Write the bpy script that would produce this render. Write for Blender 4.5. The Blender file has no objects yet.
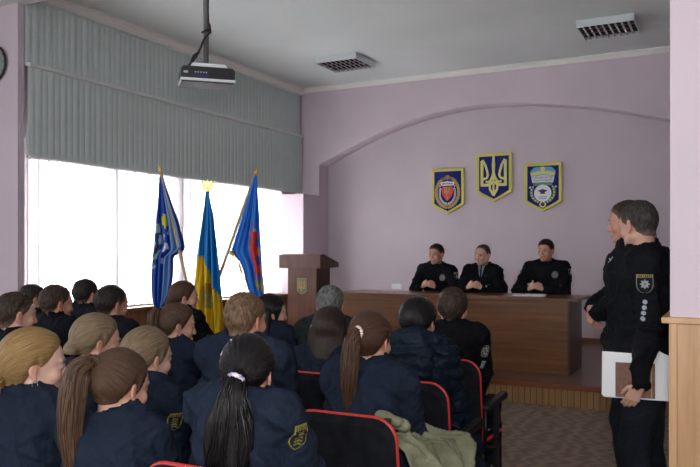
import bpy, bmesh, math, random
import numpy as np
from mathutils import Vector, Matrix
from mathutils.bvhtree import BVHTree
S = bpy.context.scene
C = S.collection
PI = math.pi
rnd = random.Random(5)

# ---------------------------------------------------------------- camera, sky, lights, exposure
CAM_Z = 1.5
YAW = math.radians(27.17)
cd = bpy.data.cameras.new('camera')
cd.sensor_width = 36.0
cd.lens = 750 / 700 * 36
cd.shift_y = 18.5 / 700
cd.clip_start = 0.05
cam = bpy.data.objects.new('camera', cd)
cam.location = (0, 0, CAM_Z)
cam.rotation_euler = (PI / 2, 0, YAW)
C.objects.link(cam)
S.camera = cam

wd = bpy.data.worlds.new('overcast_sky')
S.world = wd
wd.use_nodes = True
bg = wd.node_tree.nodes['Background']
bg.inputs[0].default_value = (0.93, 0.96, 1.0, 1)
bg.inputs[1].default_value = 0.55

S.view_settings.view_transform = 'Standard'
S.view_settings.look = 'None'
S.view_settings.gamma = 1
S.view_settings.use_curve_mapping = False
S.view_settings.exposure = 1.68


def area(name, loc, rot, sx, sy, power, col=(1, 1, 1), portal=False):
    l = bpy.data.lights.new(name, 'AREA')
    l.shape = 'RECTANGLE'
    l.size, l.size_y = sx, sy
    l.energy = power
    l.color = col
    o = bpy.data.objects.new(name, l)
    o.location = loc
    o.rotation_euler = rot
    C.objects.link(o)
    if portal:
        l.cycles.is_portal = True
    return o


H = 4.2          # ceiling
XL = -6.45       # window wall
YF = 10.72       # arch wall
YB = 11.03       # niche back wall
SZ = 0.21        # stage height
SY = 7.44        # stage front edge
SILL = 0.82
HEAD = 2.55

# outdoor light behind the covered windows, and through the uncovered ones further back in the hall
WINS = [(5.42, 6.47), (6.66, 7.60), (7.86, 10.12)]
for (y0, y1) in WINS:
    area('daylight_and_fill', (XL - 0.42, (y0 + y1) / 2, 1.68), (0, -PI / 2, 0), 1.66, y1 - y0, 33 * (y1 - y0), (0.95, 0.975, 1))
for (y0, y1) in [(-4.6, -2.4), (-1.6, 0.6), (1.4, 3.6)]:
    area('daylight_and_fill', (XL - 1.5, (y0 + y1) / 2, 1.9), (0, -PI / 2, 0), 2.1, y1 - y0, 5, (0.95, 0.975, 1))
for x_ in (-5.6, -2.4, 0.8):      # fill lamps at made-up windows, added in the unseen rear wall
    area('daylight_and_fill', (x_, -6.6, 2.1), (PI / 2, 0, 0), 2.2, 2.4, 34, (0.96, 0.98, 1))
# the camera's flash, softened, above the lens
area('camera_flash', (0.03, -0.05, CAM_Z + 0.32), (math.radians(92), 0, YAW), 0.22, 0.16, 15, (1.0, 0.97, 0.93))


# ---------------------------------------------------------------- materials
def mat(name, col, rough=0.6, metal=0.0, spec=0.5):
    m = bpy.data.materials.new(name)
    m.use_nodes = True
    b = m.node_tree.nodes['Principled BSDF']
    b.inputs['Base Color'].default_value = (*col, 1)
    b.inputs['Roughness'].default_value = rough
    b.inputs['Metallic'].default_value = metal
    b.inputs['Specular IOR Level'].default_value = spec
    return m


def nd(m, t, **kw):
    n = m.node_tree.nodes.new(t)
    for k, v in kw.items():
        if k in n.inputs:
            n.inputs[k].default_value = v
        else:
            setattr(n, k, v)
    return n


def lk(m, a, b):
    m.node_tree.links.new(a, b)


def noise_mat(name, c1, c2, scale=5, rough=0.6, bump=0.0, bscale=None, stretch=(1, 1, 1), spec=0.5, detail=4, dist=0.01, lo=0.35, hi=0.65, coord='Object', metal=0):
    m = mat(name, c1, rough, metal, spec)
    b = m.node_tree.nodes['Principled BSDF']
    tc = nd(m, 'ShaderNodeTexCoord')
    mp = nd(m, 'ShaderNodeMapping')
    mp.inputs['Scale'].default_value = stretch
    lk(m, tc.outputs[coord], mp.inputs[0])
    n = nd(m, 'ShaderNodeTexNoise', Scale=scale, Detail=detail)
    lk(m, mp.outputs[0], n.inputs['Vector'])
    r = nd(m, 'ShaderNodeValToRGB')
    r.color_ramp.elements[0].position = lo
    r.color_ramp.elements[1].position = hi
    r.color_ramp.elements[0].color = (*c1, 1)
    r.color_ramp.elements[1].color = (*c2, 1)
    lk(m, n.outputs['Fac'], r.inputs[0])
    lk(m, r.outputs[0], b.inputs['Base Color'])
    if bump:
        n2 = nd(m, 'ShaderNodeTexNoise', Scale=bscale or scale * 3, Detail=3)
        lk(m, mp.outputs[0], n2.inputs['Vector'])
        bp = nd(m, 'ShaderNodeBump', Strength=bump, Distance=dist)
        lk(m, n2.outputs['Fac'], bp.inputs['Height'])
        lk(m, bp.outputs[0], b.inputs['Normal'])
    return m


def attr_mat(name, rough=0.6, attr='Col', spec=0.4, noise=0.0, nscale=40, sss=0.0, bump=0.0):
    m = mat(name, (0.5, 0.5, 0.5), rough, 0, spec)
    b = m.node_tree.nodes['Principled BSDF']
    a = nd(m, 'ShaderNodeAttribute', attribute_name=attr)
    src = a.outputs['Color']
    if noise:
        n = nd(m, 'ShaderNodeTexNoise', Scale=nscale, Detail=3)
        tc = nd(m, 'ShaderNodeTexCoord')
        lk(m, tc.outputs['Object'], n.inputs['Vector'])
        mr = nd(m, 'ShaderNodeMapRange')
        mr.inputs['To Min'].default_value = 1 - noise
        mr.inputs['To Max'].default_value = 1 + noise
        lk(m, n.outputs['Fac'], mr.inputs['Value'])
        mx = nd(m, 'ShaderNodeVectorMath', operation='SCALE')
        lk(m, src, mx.inputs[0])
        lk(m, mr.outputs[0], mx.inputs['Scale'])
        src = mx.outputs[0]
        if bump:
            bp = nd(m, 'ShaderNodeBump', Strength=bump, Distance=0.003)
            lk(m, n.outputs['Fac'], bp.inputs['Height'])
            lk(m, bp.outputs[0], b.inputs['Normal'])
    lk(m, src, b.inputs['Base Color'])
    if sss:
        b.inputs['Subsurface Weight'].default_value = sss
        b.inputs['Subsurface Radius'].default_value = (0.01, 0.004, 0.002)
    return m


def wood_mat(name, c1, c2, scale=3, rough=0.35, axis='Z', groove=0, spec=0.4, ring=6.0, gaxis='X'):
    """Straight veneer grain running along axis; groove = spacing of vertical board joints in metres."""
    m = mat(name, c1, rough, 0, spec)
    b = m.node_tree.nodes['Principled BSDF']
    tc = nd(m, 'ShaderNodeTexCoord')
    mp = nd(m, 'ShaderNodeMapping')
    s = {'X': (0.35, 7, 7), 'Y': (7, 0.35, 7), 'Z': (7, 7, 0.35)}[axis]
    mp.inputs['Scale'].default_value = s
    lk(m, tc.outputs['Object'], mp.inputs[0])
    n = nd(m, 'ShaderNodeTexNoise', Scale=scale, Detail=6, Distortion=0.6)
    lk(m, mp.outputs[0], n.inputs['Vector'])
    n2 = nd(m, 'ShaderNodeTexNoise', Scale=scale * 9, Detail=3)
    lk(m, mp.outputs[0], n2.inputs['Vector'])
    mix = nd(m, 'ShaderNodeMath', operation='MULTIPLY_ADD')
    mix.inputs[1].default_value = 0.35
    lk(m, n2.outputs['Fac'], mix.inputs[0])
    lk(m, n.outputs['Fac'], mix.inputs[2])
    r = nd(m, 'ShaderNodeValToRGB')
    r.color_ramp.elements[0].position = 0.48
    r.color_ramp.elements[1].position = 0.85
    r.color_ramp.elements[0].color = (*c1, 1)
    r.color_ramp.elements[1].color = (*c2, 1)
    lk(m, mix.outputs[0], r.inputs[0])
    out = r.outputs[0]
    if groove:
        sx = nd(m, 'ShaderNodeSeparateXYZ')
        lk(m, tc.outputs['Object'], sx.inputs[0])
        md = nd(m, 'ShaderNodeMath', operation='PINGPONG')
        md.inputs[1].default_value = groove / 2
        lk(m, sx.outputs[gaxis], md.inputs[0])
        lt = nd(m, 'ShaderNodeMath', operation='LESS_THAN')
        lt.inputs[1].default_value = 0.0035
        lk(m, md.outputs[0], lt.inputs[0])
        mc = nd(m, 'ShaderNodeMix', data_type='RGBA')
        lk(m, lt.outputs[0], mc.inputs[0])
        lk(m, out, mc.inputs[6])
        mc.inputs[7].default_value = (c1[0] * .35, c1[1] * .35, c1[2] * .35, 1)
        out = mc.outputs[2]
    lk(m, out, b.inputs['Base Color'])
    return m


M = {}
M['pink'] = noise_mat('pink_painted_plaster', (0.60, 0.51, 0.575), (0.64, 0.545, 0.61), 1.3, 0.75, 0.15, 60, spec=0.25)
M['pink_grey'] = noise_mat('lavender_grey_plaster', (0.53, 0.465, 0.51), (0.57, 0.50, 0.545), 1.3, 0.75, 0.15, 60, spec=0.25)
M['ceiling'] = noise_mat('ceiling_paint', (0.73, 0.79, 0.78), (0.79, 0.85, 0.84), 0.8, 0.8, 0.1, 30, spec=0.2)
M['cornice'] = mat('cornice_white', (0.80, 0.80, 0.76), 0.6)
M['sill_wood'] = wood_mat('wainscot_wood', (0.20, 0.085, 0.035), (0.30, 0.14, 0.06), groove=0.12, gaxis='Y')
M['sill_wood2'] = wood_mat('wainscot_wood_front', (0.17, 0.075, 0.03), (0.26, 0.12, 0.05))
M['riser'] = wood_mat('stage_riser_wood', (0.24, 0.13, 0.055), (0.34, 0.19, 0.08), groove=0.06, gaxis='X')
M['lip'] = wood_mat('stage_lip_wood', (0.16, 0.05, 0.022), (0.22, 0.08, 0.035), axis='X')
M['lightwood'] = wood_mat('light_oak_panel', (0.42, 0.24, 0.12), (0.56, 0.34, 0.18), scale=2.2)
M['podium'] = wood_mat('podium_veneer', (0.075, 0.026, 0.013), (0.14, 0.055, 0.026))
M['table'] = wood_mat('table_veneer', (0.115, 0.047, 0.018), (0.20, 0.092, 0.036), axis='X', rough=0.3)
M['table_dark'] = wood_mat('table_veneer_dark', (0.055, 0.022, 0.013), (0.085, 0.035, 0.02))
M['white_paint'] = mat('white_gloss_paint', (0.75, 0.76, 0.76), 0.4)
M['black_plastic'] = mat('black_plastic', (0.012, 0.012, 0.014), 0.45)
M['metal_dark'] = mat('dark_steel', (0.04, 0.04, 0.045), 0.35, 0.8)
M['steel'] = mat('steel', (0.55, 0.55, 0.57), 0.3, 1.0)
M['pole_metal'] = mat('grey_metal', (0.12, 0.12, 0.12), 0.5, 0.3)
M['gold'] = mat('gold', (0.75, 0.5, 0.12), 0.3, 0.8)
M['paper'] = mat('white_paper', (0.82, 0.84, 0.88), 0.7)
M['red_trim'] = mat('red_vinyl_piping', (0.50, 0.035, 0.03), 0.4)
M['seat_black'] = noise_mat('black_vinyl', (0.006, 0.007, 0.011), (0.011, 0.012, 0.017), 20, 0.75, 0.2, 90, spec=0.12)
M['polewood'] = mat('pale_pole_wood', (0.42, 0.33, 0.2), 0.5)
M['eye'] = attr_mat('eye', 0.15)
M['skin'] = attr_mat('skin', 0.5, noise=0.06, nscale=25, sss=0.12, spec=0.35)
M['decal'] = attr_mat('embroidered_badge', 0.7, noise=0.08, nscale=300)
M['flagcloth'] = attr_mat('satin_flag_cloth', 0.55, spec=0.4)
M['yellow_frame'] = mat('yellow_painted_frame', (0.62, 0.56, 0.10), 0.5)
M['blue_field'] = mat('blue_field', (0.012, 0.018, 0.17), 0.6, 0, 0.15)
M['blue_light'] = mat('sky_blue_paint', (0.12, 0.38, 0.62), 0.5)
M['red_paint'] = mat('red_paint', (0.62, 0.05, 0.03), 0.5)
M['trident_yellow'] = mat('yellow_paint', (0.65, 0.62, 0.18), 0.5)
M['white_matte'] = mat('white_matte', (0.72, 0.74, 0.76), 0.6)
M['green_paint'] = mat('green_paint', (0.12, 0.25, 0.11), 0.5)
M['teal_paint'] = mat('dull_teal_paint', (0.08, 0.17, 0.17), 0.5)
M['ochre'] = mat('ochre_paint', (0.42, 0.30, 0.08), 0.5)


def carpet_mat():
    m = mat('brown_grey_carpet', (0.15, 0.11, 0.09), 0.95, 0, 0.1)
    b = m.node_tree.nodes['Principled BSDF']
    tc = nd(m, 'ShaderNodeTexCoord')
    w = nd(m, 'ShaderNodeTexWave', Scale=3.2, Distortion=9, Detail=3)
    w.inputs['Detail Scale'].default_value = 1.6
    mp = nd(m, 'ShaderNodeMapping')
    mp.inputs['Scale'].default_value = (0.7, 2.2, 1)
    lk(m, tc.outputs['Object'], mp.inputs[0])
    lk(m, mp.outputs[0], w.inputs['Vector'])
    r = nd(m, 'ShaderNodeValToRGB')
    r.color_ramp.elements[0].color = (0.165, 0.12, 0.088, 1)
    r.color_ramp.elements[1].color = (0.245, 0.185, 0.138, 1)
    lk(m, w.outputs['Fac'], r.inputs[0])
    lk(m, r.outputs[0], b.inputs['Base Color'])
    n = nd(m, 'ShaderNodeTexNoise', Scale=260)
    lk(m, tc.outputs['Object'], n.inputs['Vector'])
    bp = nd(m, 'ShaderNodeBump', Strength=0.5, Distance=0.004)
    lk(m, n.outputs['Fac'], bp.inputs['Height'])
    lk(m, bp.outputs[0], b.inputs['Normal'])
    return m


M['carpet'] = carpet_mat()
M['stage_floor'] = wood_mat('stage_boards', (0.10, 0.045, 0.03), (0.17, 0.085, 0.06), axis='X', rough=0.28, groove=0.14, gaxis='Y')


def blind_mat(name, c, transl, wgt):
    m = mat(name, c, 0.75, 0, 0.2)
    t = m.node_tree
    b = t.nodes['Principled BSDF']
    tr = nd(m, 'ShaderNodeBsdfTranslucent')
    tr.inputs[0].default_value = (*transl, 1)
    mx = nd(m, 'ShaderNodeMixShader')
    mx.inputs[0].default_value = wgt
    lk(m, b.outputs[0], mx.inputs[1])
    lk(m, tr.outputs[0], mx.inputs[2])
    lk(m, mx.outputs[0], t.nodes['Material Output'].inputs[0])
    return m


M['vane_white'] = blind_mat('sheer_white_blind', (0.8, 0.78, 0.77), (0.80, 0.77, 0.78), 0.5)
M['vane_overlap_shade'] = blind_mat('added_overlap_shade_strip', (0.7, 0.68, 0.68), (0.6, 0.57, 0.58), 0.07)  # added strips imitate the dimmer light where vanes overlap
M['vane_grey'] = noise_mat('grey_blind_fabric', (0.54, 0.62, 0.605), (0.57, 0.65, 0.635), 8, 0.75, spec=0.2)
M['rail'] = mat('blind_rail', (0.66, 0.69, 0.68), 0.4)
gl = mat('window_glass', (1, 1, 1), 0.02)
gl.node_tree.nodes['Principled BSDF'].inputs['Transmission Weight'].default_value = 1
gl.node_tree.nodes['Principled BSDF'].inputs['IOR'].default_value = 1.02
M['glass'] = gl


def cloth_mat(name, c, c2=None, rough=0.85, bump=0.5, sheen=0.0):
    c2 = c2 or tuple(min(1, x * 1.5) for x in c)
    m = noise_mat(name, c, c2, 9, rough, 0.8, 13, spec=0.14, dist=0.03)
    b = m.node_tree.nodes['Principled BSDF']
    b.inputs['Sheen Weight'].default_value = sheen
    b.inputs['Sheen Roughness'].default_value = 0.5
    return m


M['navy'] = cloth_mat('navy_uniform_cloth', (0.0085, 0.014, 0.028), (0.014, 0.022, 0.042))
M['black_cloth'] = cloth_mat('black_uniform_cloth', (0.0035, 0.004, 0.006), (0.006, 0.007, 0.010))
M['dark_coat'] = cloth_mat('black_coat_cloth', (0.004, 0.005, 0.009), (0.007, 0.009, 0.015))
M['suit'] = cloth_mat('green_grey_jacket_cloth', (0.011, 0.015, 0.017), (0.017, 0.022, 0.024))
M['puffer'] = cloth_mat('navy_quilted_nylon', (0.005, 0.010, 0.021), (0.009, 0.016, 0.031), rough=0.55)
M['khaki'] = cloth_mat('khaki_cloth', (0.16, 0.165, 0.105), (0.25, 0.26, 0.18), rough=0.9, sheen=0)
M['trousers'] = cloth_mat('dark_trouser_cloth', (0.008, 0.010, 0.016), (0.012, 0.015, 0.022))
M['leather'] = mat('black_leather', (0.01, 0.01, 0.01), 0.35)
M['shirt_blue'] = cloth_mat('pale_blue_shirt', (0.33, 0.38, 0.45), (0.36, 0.42, 0.5))
M['tie'] = mat('navy_tie', (0.01, 0.014, 0.03), 0.5)
M['brown_leather'] = noise_mat('brown_leather', (0.13, 0.045, 0.028), (0.20, 0.075, 0.045), 60, 0.4, 0.4, 120)


def hair_mat(name, c1, c2, rough=0.35, short=False):
    m = mat(name, c1, rough, 0, 0.25)
    b = m.node_tree.nodes['Principled BSDF']
    cx = nd(m, 'ShaderNodeCombineXYZ')
    if short:
        tc = nd(m, 'ShaderNodeTexCoord')
        mp = nd(m, 'ShaderNodeMapping')
        mp.inputs['Scale'].default_value = (90, 90, 30)
        lk(m, tc.outputs['Object'], mp.inputs[0])
        vec = mp.outputs[0]
    else:
        a = nd(m, 'ShaderNodeAttribute', attribute_name='sa')
        a2 = nd(m, 'ShaderNodeAttribute', attribute_name='sb')
        rough = rough
        m1 = nd(m, 'ShaderNodeMath', operation='MULTIPLY')
        m1.inputs[1].default_value = 30.0
        lk(m, a.outputs['Fac'], m1.inputs[0])
        lk(m, m1.outputs[0], cx.inputs[0])
        m2 = nd(m, 'ShaderNodeMath', operation='MULTIPLY')
        m2.inputs[1].default_value = 2.2
        lk(m, a2.outputs['Fac'], m2.inputs[0])
        lk(m, m2.outputs[0], cx.inputs[1])
        vec = cx.outputs[0]
    n = nd(m, 'ShaderNodeTexNoise', Scale=1.0, Detail=5, Roughness=0.65)
    lk(m, vec, n.inputs['Vector'])
    r = nd(m, 'ShaderNodeValToRGB')
    r.color_ramp.elements[0].position = 0.38
    r.color_ramp.elements[1].position = 0.64
    r.color_ramp.elements[0].color = (*c1, 1)
    r.color_ramp.elements[1].color = (*c2, 1)
    lk(m, n.outputs['Fac'], r.inputs[0])
    if short:
        fa = nd(m, 'ShaderNodeAttribute', attribute_name='fade')
        mc = nd(m, 'ShaderNodeMix', data_type='RGBA')
        lk(m, fa.outputs['Fac'], mc.inputs[0])
        mc.inputs[6].default_value = (0.13 + c1[0], 0.075 + c1[1], 0.055 + c1[2], 1)
        lk(m, r.outputs[0], mc.inputs[7])
        lk(m, mc.outputs[2], b.inputs['Base Color'])
    else:
        lk(m, r.outputs[0], b.inputs['Base Color'])
    bp = nd(m, 'ShaderNodeBump', Strength=0.7, Distance=0.004)
    lk(m, n.outputs['Fac'], bp.inputs['Height'])
    lk(m, bp.outputs[0], b.inputs['Normal'])
    return m


# ---------------------------------------------------------------- mesh helpers
def link(name, me, m=None, parent=None, smooth=False, loc=None, rot=None):
    o = bpy.data.objects.new(name, me)
    C.objects.link(o)
    if m is not None:
        for x in (m if isinstance(m, (list, tuple)) else [m]):
            me.materials.append(x)
    if parent is not None:
        o.parent = parent
    if loc is not None:
        o.location = loc
    if rot is not None:
        o.rotation_euler = rot
    if smooth:
        me.shade_smooth()
    return o


def from_bm(name, bm, m, parent=None, smooth=False, loc=None, rot=None, bevel=0, segs=2):
    me = bpy.data.meshes.new(name)
    bmesh.ops.recalc_face_normals(bm, faces=bm.faces[:])
    bm.to_mesh(me)
    bm.free()
    o = link(name, me, m, parent, smooth, loc, rot)
    if bevel:
        md = o.modifiers.new('bevel', 'BEVEL')
        md.width = bevel
        md.segments = segs
        md.limit_method = 'ANGLE'
        md.angle_limit = math.radians(40)
    return o


def box(bm, x0, x1, y0, y1, z0, z1, mi=0):
    v = [bm.verts.new(p) for p in ((x0, y0, z0), (x1, y0, z0), (x1, y1, z0), (x0, y1, z0), (x0, y0, z1), (x1, y0, z1), (x1, y1, z1), (x0, y1, z1))]
    for f in ((0, 3, 2, 1), (4, 5, 6, 7), (0, 1, 5, 4), (1, 2, 6, 5), (2, 3, 7, 6), (3, 0, 4, 7)):
        fc = bm.faces.new([v[i] for i in f])
        fc.material_index = mi
    return v


def boxo(name, dims, m, parent=None, bevel=0, **k):
    bm = bmesh.new()
    box(bm, *dims)
    return from_bm(name, bm, m, parent, bevel=bevel, **k)


def prism(bm, pts, a, b, plane='XZ', mi=0):
    """Extrude a closed 2D outline from a to b along the plane's normal."""
    def P(p, t):
        return {'XZ': (p[0], t, p[1]), 'XY': (p[0], p[1], t), 'YZ': (t, p[0], p[1])}[plane]
    v0 = [bm.verts.new(P(p, a)) for p in pts]
    v1 = [bm.verts.new(P(p, b)) for p in pts]
    n = len(pts)
    for f in ([bm.faces.new(v0), bm.faces.new(v1[::-1])] + [bm.faces.new((v0[i], v0[(i + 1) % n], v1[(i + 1) % n], v1[i])) for i in range(n)]):
        f.material_index = mi


def tube(bm, pts, r, seg=8, closed=False, cap=True, mi=0):
    pts = [Vector(p) for p in pts]
    n = len(pts)
    rr = r if isinstance(r, (list, tuple)) else [r] * n
    rings = []
    up = None
    for i, p in enumerate(pts):
        if closed:
            d = pts[(i + 1) % n] - pts[i - 1]
        else:
            d = pts[min(i + 1, n - 1)] - pts[max(i - 1, 0)]
        d.normalize()
        if up is None:
            up = Vector((0, 0, 1)) if abs(d.z) < 0.9 else Vector((1, 0, 0))
        a = (up - d * up.dot(d))
        if a.length < 1e-5:
            a = d.orthogonal()
        a.normalize()
        up = a
        b = d.cross(a)
        rings.append([bm.verts.new(p + (a * math.cos(t) + b * math.sin(t)) * rr[i]) for t in [2 * PI * k / seg for k in range(seg)]])
    m = n if closed else n - 1
    for i in range(m):
        A, B = rings[i], rings[(i + 1) % n]
        for k in range(seg):
            f = bm.faces.new((A[k], A[(k + 1) % seg], B[(k + 1) % seg], B[k]))
            f.smooth = True
            f.material_index = mi
    if cap and not closed:
        for ring in (rings[0][::-1], rings[-1]):
            f = bm.faces.new(ring)
            f.material_index = mi


def tubeo(name, pts, r, m, parent=None, seg=10, closed=False, **k):
    bm = bmesh.new()
    tube(bm, pts, r, seg, closed)
    return from_bm(name, bm, m, parent, **k)


def tag(o, label=None, cat=None, group=None, kind=None):
    if label: o['label'] = label
    if cat: o['category'] = cat
    if group: o['group'] = group
    if kind: o['kind'] = kind
    return o


def empty(name, loc=(0, 0, 0), rz=0, label=None, cat=None, group=None):
    o = bpy.data.objects.new(name, None)
    o.empty_display_size = 0.1
    o.location = loc
    o.rotation_euler = (0, 0, rz)
    C.objects.link(o)
    return tag(o, label, cat, group)


def struct(o):
    o['kind'] = 'structure'
    return o


def copy_tree(o, parent=None):
    c = o.copy()
    C.objects.link(c)
    if parent is not None:
        c.parent = parent
    for ch in list(o.children):
        copy_tree(ch, c)
    return c


# ================================================================ THE HALL
X_R, Y_BACK = 3.2, -6.0
struct(boxo('floor', (-9.0, X_R, Y_BACK, YB + 0.2, -0.1, 0), M['carpet']))
struct(boxo('ceiling', (-9.0, X_R, Y_BACK, YB + 0.2, H, H + 0.12), M['ceiling']))
struct(boxo('wall_right', (X_R, X_R + 0.15, Y_BACK, YB + 0.2, -0.1, H + 0.12), M['pink']))
bm = bmesh.new()  # unseen rear wall, with made-up openings added to let the fill light in
xx_ = [-9.0, -6.7, -4.5, -3.5, -1.3, -0.3, 1.9, X_R]
for i in range(0, 8, 2):
    box(bm, xx_[i], xx_[i + 1], Y_BACK - 0.15, Y_BACK, 0.9, 3.3)
box(bm, -9.0, X_R, Y_BACK - 0.15, Y_BACK, 3.3, H + 0.12)
box(bm, -9.0, X_R, Y_BACK - 0.15, Y_BACK, -0.1, 0.9)
struct(from_bm('wall_rear', bm, M['pink']))
# window wall: piers between openings, wall above the heads, wainscot below the sills
bm = bmesh.new()
ys = [5.30] + [y for w in WINS for y in w] + [YB + 0.2]
for i in range(0, len(ys), 2):
    box(bm, XL - 0.35, XL - 0.07, ys[i], ys[i + 1], SILL, HEAD)
box(bm, XL - 0.35, XL - 0.07, 5.30, YB + 0.2, HEAD, H)
box(bm, XL - 0.35, XL - 0.07, 5.30, YB + 0.2, -0.1, SILL)
struct(from_bm('wall_left', bm, M['pink']))
# hall behind the pilaster: same wall further out, with open windows
bm = bmesh.new()
yy = [Y_BACK, -4.6, -2.4, -1.6, 0.6, 1.4, 3.6, 5.3]
for i in range(0, len(yy), 2):
    box(bm, -7.9, -7.6, yy[i], yy[i + 1], 0.85, 2.95)
box(bm, -7.9, -7.6, Y_BACK, 5.3, 2.95, H)
box(bm, -7.9, -7.6, Y_BACK, 5.3, -0.1, 0.85)
struct(from_bm('wall_left_rear', bm, M['pink']))
# pilaster wall facing the camera, with the beam running off it
struct(boxo('wall_pilaster', (-7.9, -6.40, 5.17, 5.25, 0, 4.0), M['pink']))
struct(boxo('trim_1', (-7.9, X_R, 4.72, 5.25, 4.0, H), M['ceiling']))
# wainscot and sill under the windows
struct(boxo('wall_wainscot', (XL - 0.07, XL - 0.03, 5.32, YF, 0, SILL - 0.02), M['sill_wood']))
struct(boxo('trim_2', (XL - 0.36, XL + 0.06, 5.32, YF, SILL - 0.03, SILL + 0.01), M['sill_wood2'], bevel=0.006))
for i, (y0, y1) in enumerate(WINS):
    bm = bmesh.new()
    n = 1 if y1 - y0 < 1.5 else 2
    w = (y1 - y0) / n
    for k in range(n + 1):
        c = y0 + k * w
        box(bm, XL - 0.26, XL - 0.20, max(y0, c - 0.04), min(y1, c + 0.04), SILL, HEAD)
    for z in (SILL + 0.04, 2.02, HEAD - 0.05):
        box(bm, XL - 0.255, XL - 0.205, y0, y1, z - 0.035, z + 0.035)
    w_ = struct(from_bm('window_%d' % (i + 1), bm, M['white_paint']))
    bm = bmesh.new()
    box(bm, XL - 0.232, XL - 0.226, y0, y1, SILL, HEAD)
    from_bm('window_glass', bm, M['glass'], w_)


# arch wall
def arch_z(x):
    t = np.interp(x, [-6.07, -5.85, -5.59, -4.97, -4.3, -3.66, -3.05, -2.47, -1.65, -1.13, -0.6, 0.1, 0.6],
                  [2.93, 3.03, 3.14, 3.40, 3.58, 3.67, 3.68, 3.63, 3.49, 3.36, 3.20, 3.03, 2.93])
    return float(t)


bm = bmesh.new()
xs = np.linspace(-6.07, 0.6, 60)
raw = np.array([arch_z(x) for x in xs])
sm = raw.copy()
for _ in range(6):
    sm[1:-1] = (sm[:-2] + sm[1:-1] * 2 + sm[2:]) / 4
pts = [(XL - 0.3, 0), (XL - 0.3, H), (X_R, H), (X_R, 0), (0.6, 0)] + [(xs[i], sm[i]) for i in range(59, -1, -1)] + [(-6.07, 0)]
top = [bm.verts.new((x, YF, H)) for x in xs]
bot = [bm.verts.new((xs[i], YF, sm[i])) for i in range(60)]
botb = [bm.verts.new((xs[i], YB, sm[i])) for i in range(60)]
topb = [bm.verts.new((x, YB, H)) for x in xs]
for i in range(59):
    bm.faces.new((bot[i], bot[i + 1], top[i + 1], top[i]))
    bm.faces.new((botb[i], bot[i], bot[i + 1], botb[i + 1])).smooth = True
box(bm, XL - 0.3, -6.07, YF, YB, 0, H)
box(bm, 0.6, X_R, YF, YB, 0, H)
struct(from_bm('wall_arch', bm, M['pink']))
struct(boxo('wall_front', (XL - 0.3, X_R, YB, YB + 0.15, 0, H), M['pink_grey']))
struct(boxo('trim_3', (-6.44, -6.08, YF - 0.03, YF, 0, SILL), M['sill_wood2']))
# boxed-in ledge between the last window and the arch
struct(boxo('trim_4', (XL - 0.03, -6.04, 10.16, YF, SILL + 0.01, 2.42), M['pink'], bevel=0.008))
struct(boxo('trim_5', (-6.06, 0.58, YB - 0.02, YB, SZ, SZ + 0.07), M['lip']))
bm = bmesh.new()
prism(bm, [(0.055, -0.10), (0, -0.10), (0, 0), (0.10, 0), (0.10, -0.03), (0.085, -0.04), (0.06, -0.075)], 5.32, YF, 'XZ')
o = struct(from_bm('trim_6', bm, M['cornice'], loc=(XL + 0.03, 0, H)))
bm = bmesh.new()
prism(bm, [(0, -0.07), (-0.02, -0.07), (-0.035, -0.04), (-0.055, -0.02), (-0.07, -0.015), (-0.07, 0), (0, 0)], XL, X_R, 'YZ')
struct(from_bm('trim_7', bm, M['cornice'], loc=(0, YF, H)))
# stage
struct(boxo('floor_stage', (XL - 0.03, X_R, SY, YB, 0, SZ), M['stage_floor']))
struct(boxo('trim_8', (XL + 0.06, X_R, SY - 0.02, SY - 0.002, 0.0, SZ - 0.045), M['riser']))
struct(boxo('trim_9', (XL + 0.06, X_R, SY - 0.035, SY + 0.05, SZ - 0.045, SZ + 0.004), M['lip'], bevel=0.004))
# right-hand pier with its oak wainscot
struct(boxo('wall_pier', (-0.232, 0.75, 3.27, 3.95, 1.23, H), M['pink']))
struct(boxo('wall_pier_wainscot', (-0.235, 0.76, 3.255, 3.97, 0, 1.215), M['lightwood']))
struct(boxo('trim_10', (-0.262, 0.78, 3.235, 3.99, 1.215, 1.24), M['lightwood'], bevel=0.004))
struct(boxo('trim_11', (-0.228, -0.205, 3.245, 3.256, 0, 1.215), M['lightwood'], bevel=0.002))


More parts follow.
